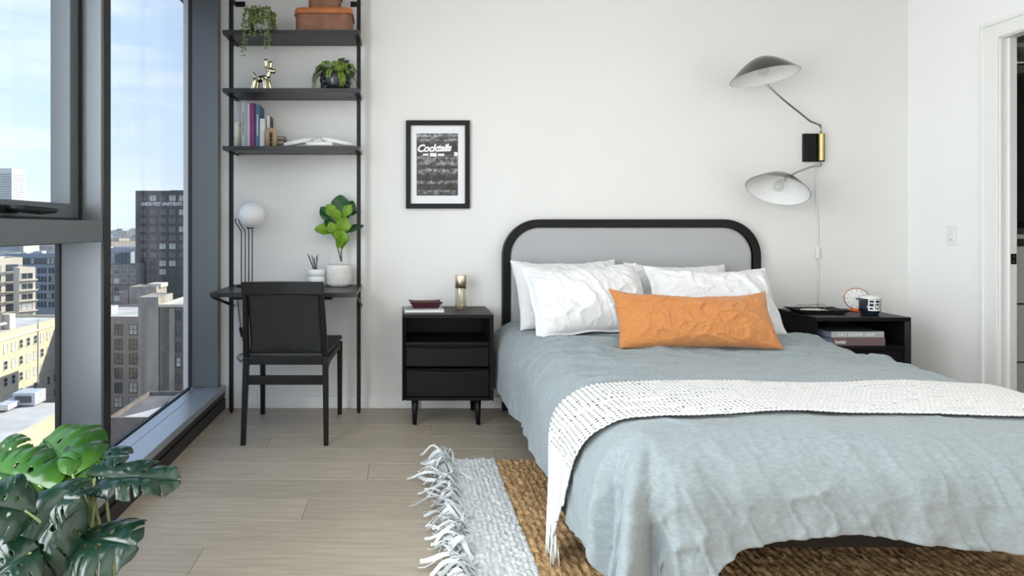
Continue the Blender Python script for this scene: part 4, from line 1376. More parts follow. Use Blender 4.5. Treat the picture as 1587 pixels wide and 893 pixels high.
# ------------------------------------------------------------------ things on the shelves
S1, S2, S3 = 2.3605, 2.0085, 1.6575
def sewing_box(name, label, loc, w, d, h, cut=.7):
    t = thing(name, label, 'box', loc)
    def rr(w, d, r, z, n=6):
        out = []
        for cx, cy, a0 in ((w / 2 - r, d / 2 - r, 0), (-w / 2 + r, d / 2 - r, PI / 2), (-w / 2 + r, -d / 2 + r, PI), (w / 2 - r, -d / 2 + r, 1.5 * PI)):
            for k in range(n + 1):
                a = a0 + PI / 2 * k / n
                out.append(Vector((cx + r * math.cos(a), cy + r * math.sin(a), z)))
        return out
    r = .035
    bm = new_bm(); loft(bm, [rr(w - .012, d - .012, r, 0), rr(w - .012, d - .012, r, h * cut)])
    obj('body', bm, mat('brown_leather', (.20, .085, .045), .5, var=.25, vscale=14, bump=.1, bscale=60), t, smooth=False)
    bm = new_bm(); loft(bm, [rr(w, d, r + .004, h * cut - .006), rr(w, d, r + .004, h * .90), rr(w - .012, d - .012, r, h * .985), rr(w - .04, d - .04, r, h)])
    l = obj('lid', bm, mat('tan_leather', (.42, .135, .035), .42, var=.2, vscale=10, bump=.06, bscale=60), t)
    bm = new_bm()
    tube(bm, [v * 1 for v in rr(w + .003, d + .003, r + .004, h * cut - .004, 5)], .0018, 5, closed=True); obj('seam', bm, mat('dark_thread', (.10, .045, .02), .7, var=.1), l)
    return t
sewing_box('leather_box', 'wide brown leather box with a tan lid on the top shelf', (-.481, -.125, S1), .355, .215, .148, .76)
sewing_box('leather_box', 'small brown leather box stacked on the wide leather box', (-.481, -.125, S1 + .1485), .205, .165, .125, .75)

# trailing succulent
TX, TY = -.862, -.198
ts = thing('trailing_plant', 'trailing green succulent in a pale pot hanging over the top shelf edge', 'potted plant', (TX, TY, S1))
bm = new_bm(); lathe(bm, [(.001, 0), (.034, 0), (.046, .02), (.048, .060), (.044, .075), (.040, .075), (.042, .06), (.001, .055)], 24)
obj('pot', bm, mat('pale_grey_pot', (.50, .51, .53), .5, var=.05), ts, smooth=True)
M_suc = mat_leaf('succulent_green', (.13, .20, .06), (.30, .38, .13), .45, .4, .15, 60)
bead_bm = new_bm(); sphere(bead_bm, (0, 0, 0), 1, 6)
bead = mesh_from(bead_bm, 'leaf_bead')
bead.materials.append(M_suc)
strands = []
r_ = random.Random(11)
for k in range(22):
    a = r_.uniform(0, 2 * PI)
    ro = r_.uniform(.045, .070)
    ln = r_.uniform(.02, .07)
    strands.append((a, ro, ln))
strands += [(-PI / 2 - .95, .106, .185), (-PI / 2 - .85, .104, .150), (-PI / 2 - .70, .110, .115), (-PI / 2 + .40, .106, .150), (-PI / 2 + .55, .106, .130), (-PI / 2 + .65, .106, .110), (-PI / 2 - .1, .108, .08), (-PI / 2 + .2, .11, .07), (-PI / 2 - .4, .108, .07)]
for a, ro, ln in strands:
    n = 16
    pts = []
    for i in range(n):
        s_ = i / (n - 1)
        rr = .012 + ro * math.sin(min(1, s_ * 2.2) * PI / 2)
        z = .075 + .075 * math.sin(min(1, s_ * 1.9) * PI * .75) * (1 - s_) - (ln + .05 if ln > .06 else ln) * max(0, s_ - .3) / .7
        pts.append(Vector((rr * math.cos(a) + .006 * math.sin(i * 1.3 + a * 5), rr * math.sin(a), max(z, .006) if (abs(rr * math.sin(a)) < .062 or rr * math.sin(a) > 0) else z)))
    bm = new_bm(); tube(bm, pts, .0011, 5)
    st_ = obj('strand', bm, M_suc, ts, smooth=True)
    dens = 3 if ln > .07 else 2
    bmb = new_bm()
    for i in range(1, n):
        for q in range(dens + 1):
            p = pts[i] + Vector((r_.gauss(0, .005), r_.gauss(0, .005), r_.gauss(0, .003)))
            sphere(bmb, p, r_.uniform(.0035, .0060), 6, (1, 1, .8))
    ob = obj('leaf_beads', bmb, M_suc, st_, smooth=True)
    ob['kind'] = 'stuff'

# golden dog figurine
dg = thing('dog_figurine', 'shiny pale gold dog figurine standing on the middle shelf', 'figurine', (-.868, -.13, S2))
M_gold = mat('pale_gold_mirror', (.74, .66, .48), .10, metal=1, var=.03)
dx = .001
bm = new_bm()
# one continuous body: skin a skeleton
def capsule(bm, a, b, r0, r1, seg=14):
    a, b = Vector(a), Vector(b)
    n = 9
    pts, rs = [], []
    for i in range(n):
        s_ = i / (n - 1)
        pts.append(a + (b - a) * s_)
        e_ = min(1, math.sqrt(max(0, 1 - (2 * s_ - 1) ** 6)))
        rs.append(max(.0015, (r0 + (r1 - r0) * s_) * (.25 + .75 * e_)))
    tube(bm, pts, rs, seg)
def part_caps(name, *caps):
    bm = new_bm()
    for c in caps:
        capsule(bm, *c)
    return obj(name, bm, M_gold, dg, smooth=True)
part_caps('torso', ((-.034, 0, .072), (.030, 0, .082), .019, .021))
part_caps('neck', ((.022, 0, .080), (.038, 0, .128), .016, .014))
part_caps('head', ((.022, 0, .128), (.072, 0, .116), .017, .014))
part_caps('ear', ((.022, -.013, .132), (.018, -.016, .186), .009, .013))
part_caps('ear', ((.036, .012, .132), (.042, .015, .182), .009, .013))
part_caps('tail', ((-.038, 0, .080), (-.062, 0, .118), .012, .006))
for x, y in ((-.045, -.020), (-.036, .020), (.014, -.020), (.030, .020)):
    part_caps('leg', ((x * .85, y, .078), (x * 1.25 if x < 0 else x * 1.35, y * 1.1, .000), .014, .015))

dg.scale = (1.12, 1.12, 1.10)

# fern in a black sculpted planter
fp = thing('potted_fern', 'green fern in a glossy black sculpted round planter on the middle shelf', 'potted plant', (-.415, -.135, S2))
M_bpot = mat('black_glaze', (.012, .012, .015), .28, spec=.6, var=.2, coat=.3)
bm = new_bm(); lathe(bm, [(.001, 0), (.052, 0), (.060, .008), (.076, .035), (.083, .070), (.080, .100), (.070, .128), (.058, .142), (.050, .142), (.060, .126), (.001, .115)], 36)
fpot = obj('pot', bm, M_bpot, fp, smooth=True)
for k in range(18):
    a = (-.5 if k % 2 else PI + .5) + (.32 if k % 2 else -.32) * ((k // 2) % 3) + .2
    z = .022 + .026 * (k // 6 * 1.3) + .012 * (k % 3)
    rr = .066 + .016 * math.sin(PI * min(1, z / .13))
    bm = new_bm(); sphere(bm, (rr * math.cos(a), rr * math.sin(a), z), .0155, 10); obj('curl', bm, M_bpot, fpot, smooth=True)
bm = new_bm(); lathe(bm, [(.058, .120), (.03, .128), (.001, .130)], 20); obj('soil', bm, MATS['soil'], fp)
M_fern = mat_leaf('fern_green', (.17, .30, .05), (.36, .50, .10), .45, .4, .25, 40)
M_fern2 = mat_leaf('fern_dark', (.05, .10, .04), (.10, .17, .06), .5, .4, .15, 40)
pin_a = leaf_mesh('pinna', 1., .42, 'ovate', .1, .1, 0, 6, 3)
r_ = random.Random(21)
fronds = []
for k in range(30):
    a = r_.uniform(0, 2 * PI)
    fronds.append((a, r_.uniform(.07, .13), r_.uniform(.02, .07), r_.uniform(.35, 1.0), r_.random() < .2))
fronds += [(PI + .2, .135, .03, 2.3, False), (PI - .1, .13, .02, 1.9, False), (PI + .5, .12, .03, 2.0, False), (-.15, .125, .03, 2.2, True), (-1.15, .10, .02, 1.6, False), (-1.0, .09, .02, 1.4, False), (-1.9, .09, .03, 1.0, False), (PI + .05, .11, .06, .7, True), (PI - .3, .14, .05, 1.3, True), (1.2, .08, .11, .1, True), (.9, .09, .10, .2, True)]
for a, ro, rise, fall, dark in fronds:
    n = 12
    pts = []
    for i in range(n):
        s_ = i / (n - 1)
        rr = .015 + ro * (1 - (1 - s_) ** 1.6)
        z = .125 + rise * math.sin(s_ * PI * .6) - .075 * fall * s_ ** 2.2
        p = Vector((rr * math.cos(a), rr * math.sin(a) * .85, max(.004, z)))
        pts.append(p)
    bm = new_bm(); tube(bm, pts, .0009, 4)
    m_ = M_fern2 if dark else M_fern
    f_ = obj('frond', bm, m_, fp)
    bmp = new_bm()
    for i in range(2, n):
        t_ = (pts[i] - pts[i - 1]).normalized()
        side = t_.cross(Vector((0, 0, 1))).normalized()
        s_ = i / (n - 1)
        ln = .021 * math.sin(PI * (1 - s_ * .85)) ** .7 + .004
        up = side.cross(t_)
        for sg in (-1, 1):
            for off in (0, .5):
                b0 = pts[i] - (pts[i] - pts[i - 1]) * off
                tipv = b0 + side * sg * ln + t_ * ln * .35 - Vector((0, 0, .004))
                w_ = t_ * ln * .22
                mid = (b0 + tipv) / 2 + up * .0015
                vs_ = [bmp.verts.new(q) for q in (b0, mid - w_, tipv, mid + w_)]
                bmp.faces.new(vs_)
    pi_ = obj('pinnae', bmp, m_, f_, solid=.0004)
    pi_['kind'] = 'stuff'

# books and arch bookends on the lower shelf
M_bkw = mat('cream_ceramic_arch', (.66, .63, .56), .5, var=.05)
def arch(name, label, loc, m, r_out, tube_r, h, rz):
    t = thing(name, label, 'bookend', loc, rz)
    pts = [Vector((-r_out, 0, 0)), Vector((-r_out, 0, h - r_out))] + [Vector((r_out * math.cos(a), 0, h - r_out + r_out * math.sin(a))) for a in np.linspace(PI, 0, 14)[1:-1]] + [Vector((r_out, 0, h - r_out)), Vector((r_out, 0, 0))]
    bm = new_bm(); tube(bm, pts, tube_r, 16); obj('arch', bm, m, t, smooth=True)
    return t
books = [  # width px positions, height px top, colour, label, depth
    (374.3, 380.5, 158, (.42, .45, .48), 'pale grey-blue book at the end of the row beside the cream arch', .20, 'LIGHT'),
    (380.9, 383.8, 158, (.38, .40, .50), 'thin lavender-grey book next to the pale grey-blue one', .20, ''),
    (384.1, 387.0, 160, (.58, .56, .62), 'thin off-white lilac book beside the purple book', .19, ''),
    (387.4, 394.6, 160, (.22, .035, .17), 'thick purple book in the row on the lowest shelf', .19, ''),
    (396.0, 402.6, 163, (.075, .15, .25), 'blue hardback with white spine lettering on the lowest shelf', .20, 'DESIGN'),
    (403.0, 410.3, 184, (.72, .72, .72), 'short white book with black top edge on the lowest shelf', .14, ''),
]
BD = 3.86
for (x0, x1, yt, c, lab, dp, txt) in books:
    X0, X1 = (x0 - VX) * BD / F, (x1 - VX) * BD / F
    h = CAMH - (yt - VY) * BD / F - S3
    w_ = X1 - X0
    b = thing('book', lab, 'book', ((X0 + X1) / 2, BD - CAMD, S3))
    m = mat('cover_%d' % int(x0), c, .55, var=.08)
    boxo('spine', (-w_ / 2, w_ / 2, -.004, 0, 0, h), m, b, bevel=.0008)
    boxo('cover', (-w_ / 2, -w_ / 2 + .0015, 0, .125, 0, h), m, b)
    boxo('cover', (w_ / 2 - .0015, w_ / 2, 0, .125, 0, h), m, b)
    boxo('pages', (-w_ / 2 + .0015, w_ / 2 - .0015, 0, .122, .002, h - .003), M_pages, b)
    for k in range(9 if w_ > .024 else 0):
        zc = h * (.30 + .055 * k)
        boxo('title_letter', (-w_ * .16, w_ * .14, -.0043, -.0039, zc, zc + h * .034), MATS['white_print'] if txt == 'DESIGN' else m if not txt else M_plum, b)
bk = thing('book', 'dark charcoal book standing behind the short white book', 'book', (-.842, -.085, S3))
boxo('cover', (-.010, .014, -.022, .07, 0, .208), M_dkb, bk, bevel=.002)
boxo('pages', (-.008, .012, -.0222, .068, .003, .2085), M_pages, bk)
for k, (zz_, lab) in enumerate(((.0, 'lowest small book in the short stack behind the wooden arch'), (.030, 'middle small book in the short stack behind the wooden arch'), (.058, 'topmost small book in the short stack behind the wooden arch'))):
    b = thing('book', lab, 'book', (-.787, -.055, S3 + zz_ + .0))
    boxo('cover', (-.040, .045, -.05, .045, .0, .003), M_dkb, b)
    boxo('pages', (-.039, .043, -.049, .044, .003, .024 - .002 * k), mat('tan_pages', (.42, .34, .25), .8, var=.2, vscale=40, stretch=(1, 1, 20)), b)
    boxo('cover', (-.040, .045, -.05, .045, .024 - .002 * k, .027 - .002 * k), M_dkb, b)
arch('arch_bookend', 'cream ceramic arch bookend beside the pale grey-blue book', (-1.022, -.13, S3), M_bkw, .022, .0135, .158, PI / 2 - .25)
arch('arch_bookend', 'tan wooden arch bookend beside the short white book', (-.815, -.150, S3), mat('tan_wood', (.42, .30, .19), .5, var=.25, vscale=20, stretch=(1, 1, .2)), .0235, .0165, .112, .30)

# white chain-link ornament
M_knot = mat('white_stone', (.80, .80, .79), .55, var=.03, bump=.05)
kn = thing('chain_ornament', 'white ceramic chain of interlocked links on the lowest shelf', 'ornament', (-.515, -.15, S3))
for cx, cy, cz, rx, ry, rz_, tx, ty in ((-.125, -.01, .036, .082, .055, .15, .10, -.22), (-.005, .035, .052, .078, .045, -.1, .22, -.05), (.115, -.005, .038, .088, .058, .1, .12, .20), (.01, -.045, .0165, .075, .03, .0, .0, .0)):
    bm = new_bm()
    rot = Euler((tx, ty, rz_)).to_matrix()
    tube(bm, [Vector((cx, cy, cz)) + rot @ Vector((rx * math.cos(a), ry * math.sin(a), 0)) for a in np.linspace(0, 2 * PI, 33)[:-1]], .0145, 12, closed=True)
    obj('link', bm, M_knot, kn, smooth=True)

# ------------------------------------------------------------------ monstera in the corner by the window
MX, MYp = -.80, -2.36
mo = thing('monstera_plant', 'large glossy split-leaf monstera in a pot by the window sill', 'potted plant', (MX, MYp, 0))
bm = new_bm(); lathe(bm, [(.001, 0), (.10, 0), (.105, .006), (.128, .13), (.128, .138), (.118, .138), (.116, .125), (.001, .12)], 32)
obj('pot', bm, mat('charcoal_pot', (.04, .04, .042), .6, var=.15), mo, smooth=True)
bm = new_bm(); lathe(bm, [(.117, .122), (.06, .128), (.001, .13)], 24); obj('soil', bm, MATS['soil'], mo)
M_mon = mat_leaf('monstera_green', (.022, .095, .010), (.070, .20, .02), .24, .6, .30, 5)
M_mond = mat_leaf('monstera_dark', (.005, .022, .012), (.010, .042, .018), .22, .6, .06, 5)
M_stemg = mat('pale_green_stem', (.24, .29, .12), .5, var=.2, vscale=20)
def monstera_leaf(length, width, seed, droop, fold):
    """heart-shaped blade with slits between the lateral veins and a few holes; along +y, joint at the origin"""
    r = random.Random(seed)
    nu, nv = 72, 27                        # along the midrib, across one half (odd total)
    half = 26
    us = np.linspace(0, 1, nu)
    mesh_v, mesh_f = [], []
    nl = 4
    slits = [(.20 + .185 * k + r.uniform(-.03, .03), r.uniform(.36, .66), r.uniform(.014, .026)) for k in range(nl)]
    s = np.linspace(-1, 1, 2 * half + 1)
    U = us[:, None] * np.ones((1, len(s)))
    S = np.ones((nu, 1)) * s[None, :]
    wdt = (np.sin(PI * np.clip(U, 0, 1) ** .74) ** .62) * (1 - .30 * U ** 2)
    wdt = np.maximum(wdt, .001)
    aS = np.abs(S)
    X = S * wdt * width / 2
    # side lobes sweep forward; heart lobes reach back behind the joint
    Y = length * (U * 1.0 + .16 * aS ** 1.4 * (1 - U) * U * 3.0 - .24 * aS ** 1.2 * np.exp(-(U / .16) ** 2))
    keep = np.ones((nu - 1, 2 * half), bool)
    uc, sc_ = (U[:-1, :-1] + U[1:, 1:]) / 2, (S[:-1, :-1] + S[1:, 1:]) / 2
    for sg in (-1, 1):
        for (u0, s0, w_) in slits:
            u0 = u0 + r.uniform(-.02, .02)
            s1 = s0 + r.uniform(-.08, .08)
            prog = np.clip((np.abs(sc_) - s1) / (1 - s1), 0, 1)
            cut = (np.sign(sc_) == sg) & (np.abs(sc_) > s1) & (np.abs(uc - u0) < w_ * (.35 + .65 * prog))
            keep &= ~cut
        for k in range(2):
            u0, s0 = .26 + .25 * k + r.uniform(-.03, .03), .22
            keep &= ~((np.sign(sc_) == sg) & (((uc - u0) / .035) ** 2 + ((np.abs(sc_) - s0) / .07) ** 2 < 1))
    vein = -.020 * length * np.exp(-(aS / .05) ** 2)
    rib = .014 * length * np.sin((U - .05) * 2 * PI / .185) * aS * (1 - .4 * aS)
    Z = -droop * length * U ** 2 * .70 + fold * 1.3 * np.abs(X) - 1.3 * droop * length * aS ** 2.4 * wdt * .8 + rib + vein + .06 * length * np.sin(U * 6 + seed) * S + .035 * length * np.sin(U * 15 + seed * 2 + S * 2) * aS ** 2
    return grid_mesh('leaf', X, Y, Z, mask=keep)
mon_leaves = [  # joint px/d, tip px/d, width, normal, dark, droop, fold
    ((104, 724, 1.76), (58, 676, 1.92), .27, (.25, -.80, .75), 0, .30, .25),
    ((122, 728, 1.74), (170, 692, 1.84), .20, (.1, -.55, .9), 0, .45, .15),
    ((160, 740, 1.72), (270, 738, 1.72), .16, (-.05, -.35, 1), 1, .25, .35),
    ((118, 838, 1.62), (196, 836, 1.56), .22, (.15, -.45, 1), 1, .35, .10),
    ((50, 812, 1.62), (-40, 850, 1.58), .26, (-.3, -.85, .6), 0, .30, .15),
    ((92, 786, 1.60), (20, 896, 1.50), .20, (.35, -.45, .85), 1, .45, .30),
    ((60, 752, 1.70), (-30, 722, 1.76), .24, (-.1, -.6, 1), 0, .35, .25),
    ((62, 780, 1.64), (104, 772, 1.58), .15, (.2, -.7, .8), 1, .45, .15),
    ((20, 712, 1.86), (-20, 690, 1.95), .14, (0, -.8, .8), 0, .3, .2),
    ((96, 742, 1.80), (108, 784, 1.76), .13, (.3, -1, .2), 0, .25, .15),
    ((38, 792, 1.56), (-30, 778, 1.52), .20, (0, -.5, 1), 1, .4, .2),
    ((44, 858, 1.52), (-20, 900, 1.46), .20, (-.1, -.7, .8), 1, .4, .2),
    ((80, 736, 1.82), (40, 752, 1.78), .16, (0, -.8, .6), 0, .35, .2),
    ((140, 720, 1.80), (188, 700, 1.78), .15, (.2, -.3, 1), 1, .4, .2),
    ((60, 742, 1.88), (75, 706, 1.96), .13, (0, -1, .4), 0, .2, .2),
]
MO = Vector((MX, MYp, 0))
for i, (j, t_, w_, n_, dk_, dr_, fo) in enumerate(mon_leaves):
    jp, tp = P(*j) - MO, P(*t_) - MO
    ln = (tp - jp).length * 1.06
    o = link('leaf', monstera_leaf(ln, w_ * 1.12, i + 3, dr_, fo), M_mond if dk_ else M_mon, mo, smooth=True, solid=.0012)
    o.matrix_local = orient(jp, tp + Vector((0, 0, dr_ * ln * .25)), n_)
    a = 2 * PI * i / len(mon_leaves)
    root = Vector((.045 * math.cos(a), .045 * math.sin(a), .118))
    mid = root.lerp(jp, .55) + Vector((0, 0, .10 * jp.length)) - Vector((jp.x, jp.y, 0)) * .10
    pts = [root, root.lerp(mid, .5) + Vector((0, 0, .01)), mid, mid.lerp(jp, .6) + Vector((0, 0, .012)), jp]
    bm = new_bm(); tube(bm, pts, [.0055, .005, .0045, .004, .0035], 7)
    obj('stem', bm, M_stemg, mo, smooth=True)
for k, (tx, ty, td) in enumerate(((112, 735, 1.72), (128, 742, 1.70), (146, 742, 1.70), (152, 752, 1.71), (120, 790, 1.66))):
    a = 1.3 * k
    root, tp = Vector((.05 * math.cos(a), .05 * math.sin(a), .118)), P(tx, ty, td) - MO
    bm = new_bm(); tube(bm, [root, root.lerp(tp, .4) + Vector((0, 0, .03)), root.lerp(tp, .75) + Vector((0, 0, .02)), tp], [.0055, .005, .0045, .0035], 7)
    obj('stem', bm, M_stemg, mo, smooth=True)

# ------------------------------------------------------------------ the city outside
struct(boxo('ground', (-2500, 400, -300, 3000, -47, -46), mat('street_ground', (.16, .155, .15), .9, var=.3, vscale=.02)), 'street level ground far below')
M_cream = mat('cream_masonry', (.56, .47, .33), .85, var=.10, vscale=.25, bump=.1, bscale=3)
M_cream2 = mat('pale_stucco', (.60, .54, .44), .85, var=.06, vscale=.3)
M_brick = mat('tan_brick', (.33, .27, .235), .9, var=.14, vscale=1.2, bump=.2, bscale=8)
M_brown = mat('dark_brick', (.16, .135, .115), .9, var=.25, vscale=.8, bump=.2, bscale=8)
M_conc = mat('weathered_concrete', (.33, .30, .265), .9, var=.25, vscale=.35, stretch=(1, 1, .25))
M_blueg = mat('blue_grey_panel', (.26, .31, .36), .75, var=.06, vscale=.3)
M_tower = mat('black_brick', (.085, .075, .074), .8, var=.15, vscale=1.0)
M_roof = mat('pale_roof', (.46, .45, .43), .9, var=.25, vscale=.15)
M_roofd = mat('dark_roof', (.12, .115, .11), .9, var=.35, vscale=.2)
M_hvac = mat('galvanised_metal', (.50, .52, .53), .5, metal=.3, var=.15, vscale=1)
M_cwin = mat('city_window_glass', (.045, .055, .065), .10, spec=.9, var=.5, vscale=.15)
M_cwinl = mat('city_window_blind', (.50, .50, .47), .5, var=.25, vscale=.4)
M_cwinw = mat('city_window_lit', (.75, .60, .33), .5, var=.1)
M_cframe = mat('city_window_frame', (.45, .44, .42), .6, var=.1)
M_cframed = mat('city_window_frame_dark', (.05, .05, .05), .6, var=.1)
WM = {}
def window_mesh(w, h, split):
    """frame and pane in the x-z plane, looking towards -y, centred"""
    k = (round(w, 2), round(h, 2), split)
    if k not in WM:
        t = .12
        bm = new_bm()
        box(bm, -w / 2, w / 2, -.16, .05, -h / 2 - .10, -h / 2 + t)
        box(bm, -w / 2, w / 2, -.10, .05, h / 2 - t, h / 2)
        box(bm, -w / 2, -w / 2 + t, -.10, .05, -h / 2 + t, h / 2 - t)
        box(bm, w / 2 - t, w / 2, -.10, .05, -h / 2 + t, h / 2 - t)
        if split in ('v', 'x'):
            box(bm, -t / 2, t / 2, -.09, .05, -h / 2 + t, h / 2 - t)
        if split in ('h', 'x'):
            box(bm, -w / 2 + t, w / 2 - t, -.08, .05, -t / 2, t / 2)
        f = mesh_from(bm, 'window')
        bm = new_bm(); box(bm, -w / 2 + t, w / 2 - t, -.03, .02, -h / 2 + t, h / 2 - t)
        ps = []
        for m in (M_cwin, M_cwinl, M_cwinw):
            p = bm.copy(); me = mesh_from(p, 'pane'); me.materials.append(m); ps.append(me)
        bm.free()
        WM[k] = (f, ps)
    return WM[k]
def windows(parent, cols, rows, w, h, frame=M_cframe, split='h', face='-y', plane=0., blind=.25, warm=(), seed=1):
    """cols: positions along the wall, rows: heights; local coordinates of the building"""
    r_ = random.Random(seed)
    f, ps = window_mesh(w, h, split)
    fm = f.copy(); fm.materials.clear(); fm.materials.append(frame)
    for i, z in enumerate(rows):
        for j, c in enumerate(cols):
            o = link('window', fm, None, parent)
            if face == '-y':
                o.location = (c, plane, z)
            else:                                  # +x face
                o.location = (plane, c, z); o.rotation_euler = (0, 0, PI / 2)
            k = 2 if (i, j) in warm else (1 if r_.random() < blind else 0)
            link('pane', ps[k], None, o)
def bldg(name, label, loc, ext, m, roof=None, par=.5, rotz=0, group=None):
    """ext: x0, x1, y0, y1, ztop in local coordinates, base at ground level"""
    t = thing(name, label, 'building', loc, rotz, group)
    x0, x1, y0, y1, zt = ext
    boxo('wall', (x0, x1, y0, y1, -46, zt), m, t)
    boxo('roof', (x0 + .4, x1 - .4, y0 + .4, y1 - .4, zt - .02, zt + .05), roof or M_roof, t)
    if par:
        for a, b, c, d in ((x0, x1, y0, y0 + .4), (x0, x1, y1 - .4, y1), (x0, x0 + .4, y0 + .4, y1 - .4), (x1 - .4, x1, y0 + .4, y1 - .4)):
            boxo('parapet', (a, b, c, d, zt, zt + par), m, t)
    return t
def at(px, d):
    return (px - VX) * d / F
def zat(py, d):
    return CAMH - (py - VY) * d / F

# black apartment tower with rooftop lettering
tw = bldg('apartment_tower', 'tall black brick apartment tower with white lettering near the top', (at(210, 236), 232, 0), (0, 34, 0, 20, zat(298, 236)), M_tower, M_roofd, .6)
zt = zat(298, 236)
windows(tw, [2.9 + 3.72 * k for k in range(9)], [zt - 2.3] + [zt - 7.6 - 3.25 * k for k in range(13)], 2.7, 2.35, M_cframed, 'v', blind=.16, seed=4)
me_ = text_mesh('UNION WEST APARTMENTS - LIVEUN', 1.75, .05, offset=.03, space=.93)
me_.transform(Matrix.Rotation(PI / 2, 4, 'X'))
wd_ = max(v.co.x for v in me_.vertices)
o = link('sign_lettering', me_, mat('sign_white', (.85, .85, .85), .6, var=.02), tw)
o.location = (2.1, -.12, zt - 5.15); o.scale = (20.6 / wd_, 1, 1.12)
for x, w_, h in ((4, .8, .5), (11, 5, 1.1), (20, .15, 3.0), (21, .15, 4.0), (17, 2, .9)):
    boxo('roof_unit', (x, x + w_, 6, 8, zt, zt + h), M_cframed, tw)

# long cream block, sunlit on its long side, brick end facing the room
lb = bldg('masonry_block', 'long sunlit cream masonry block with rows of small windows', (-86, 92, 0), (-22, 0, -4, 65, -22.3), M_cream, M_roof, .7)
windows(lb, [22 + 2.72 * k for k in range(16)], [-25.2 - 3.65 * k for k in range(6)], 1.35, 2.0, M_cframe, 'h', '+x', 0, .55, seed=5)
boxo('cornice', (-.1, .25, -4, 65, -23.3, -22.9), M_cream2, lb)
bm = new_bm(); tube(bm, [(.15, 50.2, -45), (.15, 50.2, -20.5)], .12, 6); obj('downpipe', bm, M_hvac, lb)
u_ = thing('rooftop_unit', 'large grey rooftop air unit with pipes on the cream block', 'air conditioner', (-98, 128, -22.2))
boxo('housing', (0, 7, 0, 9, 0, 3.6), M_roofd, u_)
boxo('cabinet', (7.2, 9.4, -1, 2.6, 0, 2.6), M_hvac, u_, bevel=.1)
for k in range(3):
    boxo('fan_grille', (9.42, 9.48, -.8 + k * 1.15, .15 + k * 1.15, .4, 2.2), M_roofd, u_)
bm = new_bm(); tube(bm, [(9, 3, 1.8), (10, 5.5, 1.9), (8.5, 7.0, 1.9)], .35, 8); obj('duct', bm, M_hvac, u_)
boxo('stair_head', (6, 8.4, 9.5, 11.5, 0, 3.4), M_cream2, u_)
be = bldg('brick_block', 'tan brick building with paired sash windows beyond the window mullion', (-85.6, 151.2, 0), (0, 19.8, 0, 24, -21.9), M_brick, M_roof, .6)
windows(be, [3.4 + 3.72 * k for k in range(5)], [zat(511, 155.2) - 3.63 * k for k in range(6)], 2.1, 2.6, M_cframed, 'x', '-y', 0, .2, seed=6)
windows(be, [2.5 + 3.72 * k for k in range(3)], [-24.5], 1.2, 1.8, M_cframed, 'h', '+x', 19.8, .2, seed=7)
boxo('roof_vent', (3, 9, 8, 12, -21.9, -19.9), M_hvac, be)
# concrete stair tower and wall, dark building at the window edge
cs = bldg('concrete_tower', 'plain weathered concrete stair tower between the brick buildings', (at(200, 182), 178, 0), (0, 8.0, 0, 8, zat(446, 182)), M_conc, M_conc, .3)
boxo('bright_parapet', (4.6, 8.6, 2.0, 7.5, zat(447, 182), zat(441, 182)), M_cream2, cs)
bldg('service_hut', 'small tan hut standing beyond the tan brick roof near the concrete tower', (at(185, 182), 178, 0), (0, 2.6, 0, 4, zat(453, 182)), M_brick, M_brick, .1)
cwl = bldg('concrete_block', 'tall blank concrete wall with stains beside the dark building', (at(214, 141), 137, 0), (0, 4.6, 0, 9, zat(462, 141)), M_conc, M_conc, .2)
db = bldg('dark_brick_block', 'dark brown brick building with narrow windows and a white parapet', (at(214, 141) + 4.9, 137.1, 0), (0, 18, 0, 20, zat(476, 141)), M_brown, M_roof, 0)
for a, b, c, d in ((-.2, 18.2, -.2, .3), (-.2, .3, .3, 20), (17.7, 18.2, .3, 20)):
    boxo('white_parapet', (a, b, c, d, zat(476, 141), zat(472, 141)), M_cream2, db)
windows(db, [at(274.8, 141) - at(214, 141) - 4.65 + 2.28 * k for k in range(5)], [zat(489, 141) - 3.56 * k for k in range(7)], 1.15, 2.15, M_cframed, 'h', '-y', 0, .1, ((2, 1), (3, 1)), seed=8)
boxo('light_pier', (2.2, 3.4, -.25, 0, -46, zat(478, 141)), M_conc, db)
# low roofs in front
lr = bldg('low_building', 'low flat-roofed brick building with a ridge skylight below the window', (-47, 95, 0), (0, 17, 0, 16, -30), M_brown, M_roofd, .7)
bm = new_bm()
prism(bm, [(0, 0), (9, 0), (9, .6), (4.5, 1.9), (0, .6)], 0, 5)
bmesh.ops.translate(bm, verts=bm.verts, vec=(6, 9.5, -30)); obj('skylight', bm, M_roof, lr)
bm = new_bm(); v = [bm.verts.new(p) for p in ((.5, .8, -29.9), (11, .8, -29.9), (15, 8, -29.9), (6, 8.6, -29.9))]; bm.faces.new(v)
obj('roof_membrane', bm, M_roof, lr, solid=.05)
ll = bldg('low_building', 'low cream building with a flat grey roof at the foot of the cream block', (-58, 81, 0), (-16, 0, -6, 25.5, -30.2), M_cream, M_roof, 0)
boxo('kerb', (-11.5, -10.6, -6, 25, -30.2, -29.2), M_cream2, ll)
boxo('dark_strip', (-16, -11.6, -6, 25, -30.15, -29.9), M_roofd, ll)
ac = thing('rooftop_unit', 'white rooftop air unit on the low cream building', 'air conditioner', (-68.0, 104, -30))
boxo('cabinet', (0, 4.0, 0, 3.4, 0, 2.2), M_hvac, ac, bevel=.1); boxo('grille', (.5, 3.4, -.06, 0, .5, 1.7), M_roofd, ac); boxo('duct', (-.5, 1.5, -3.5, 0, .2, 1.1), M_hvac, ac)
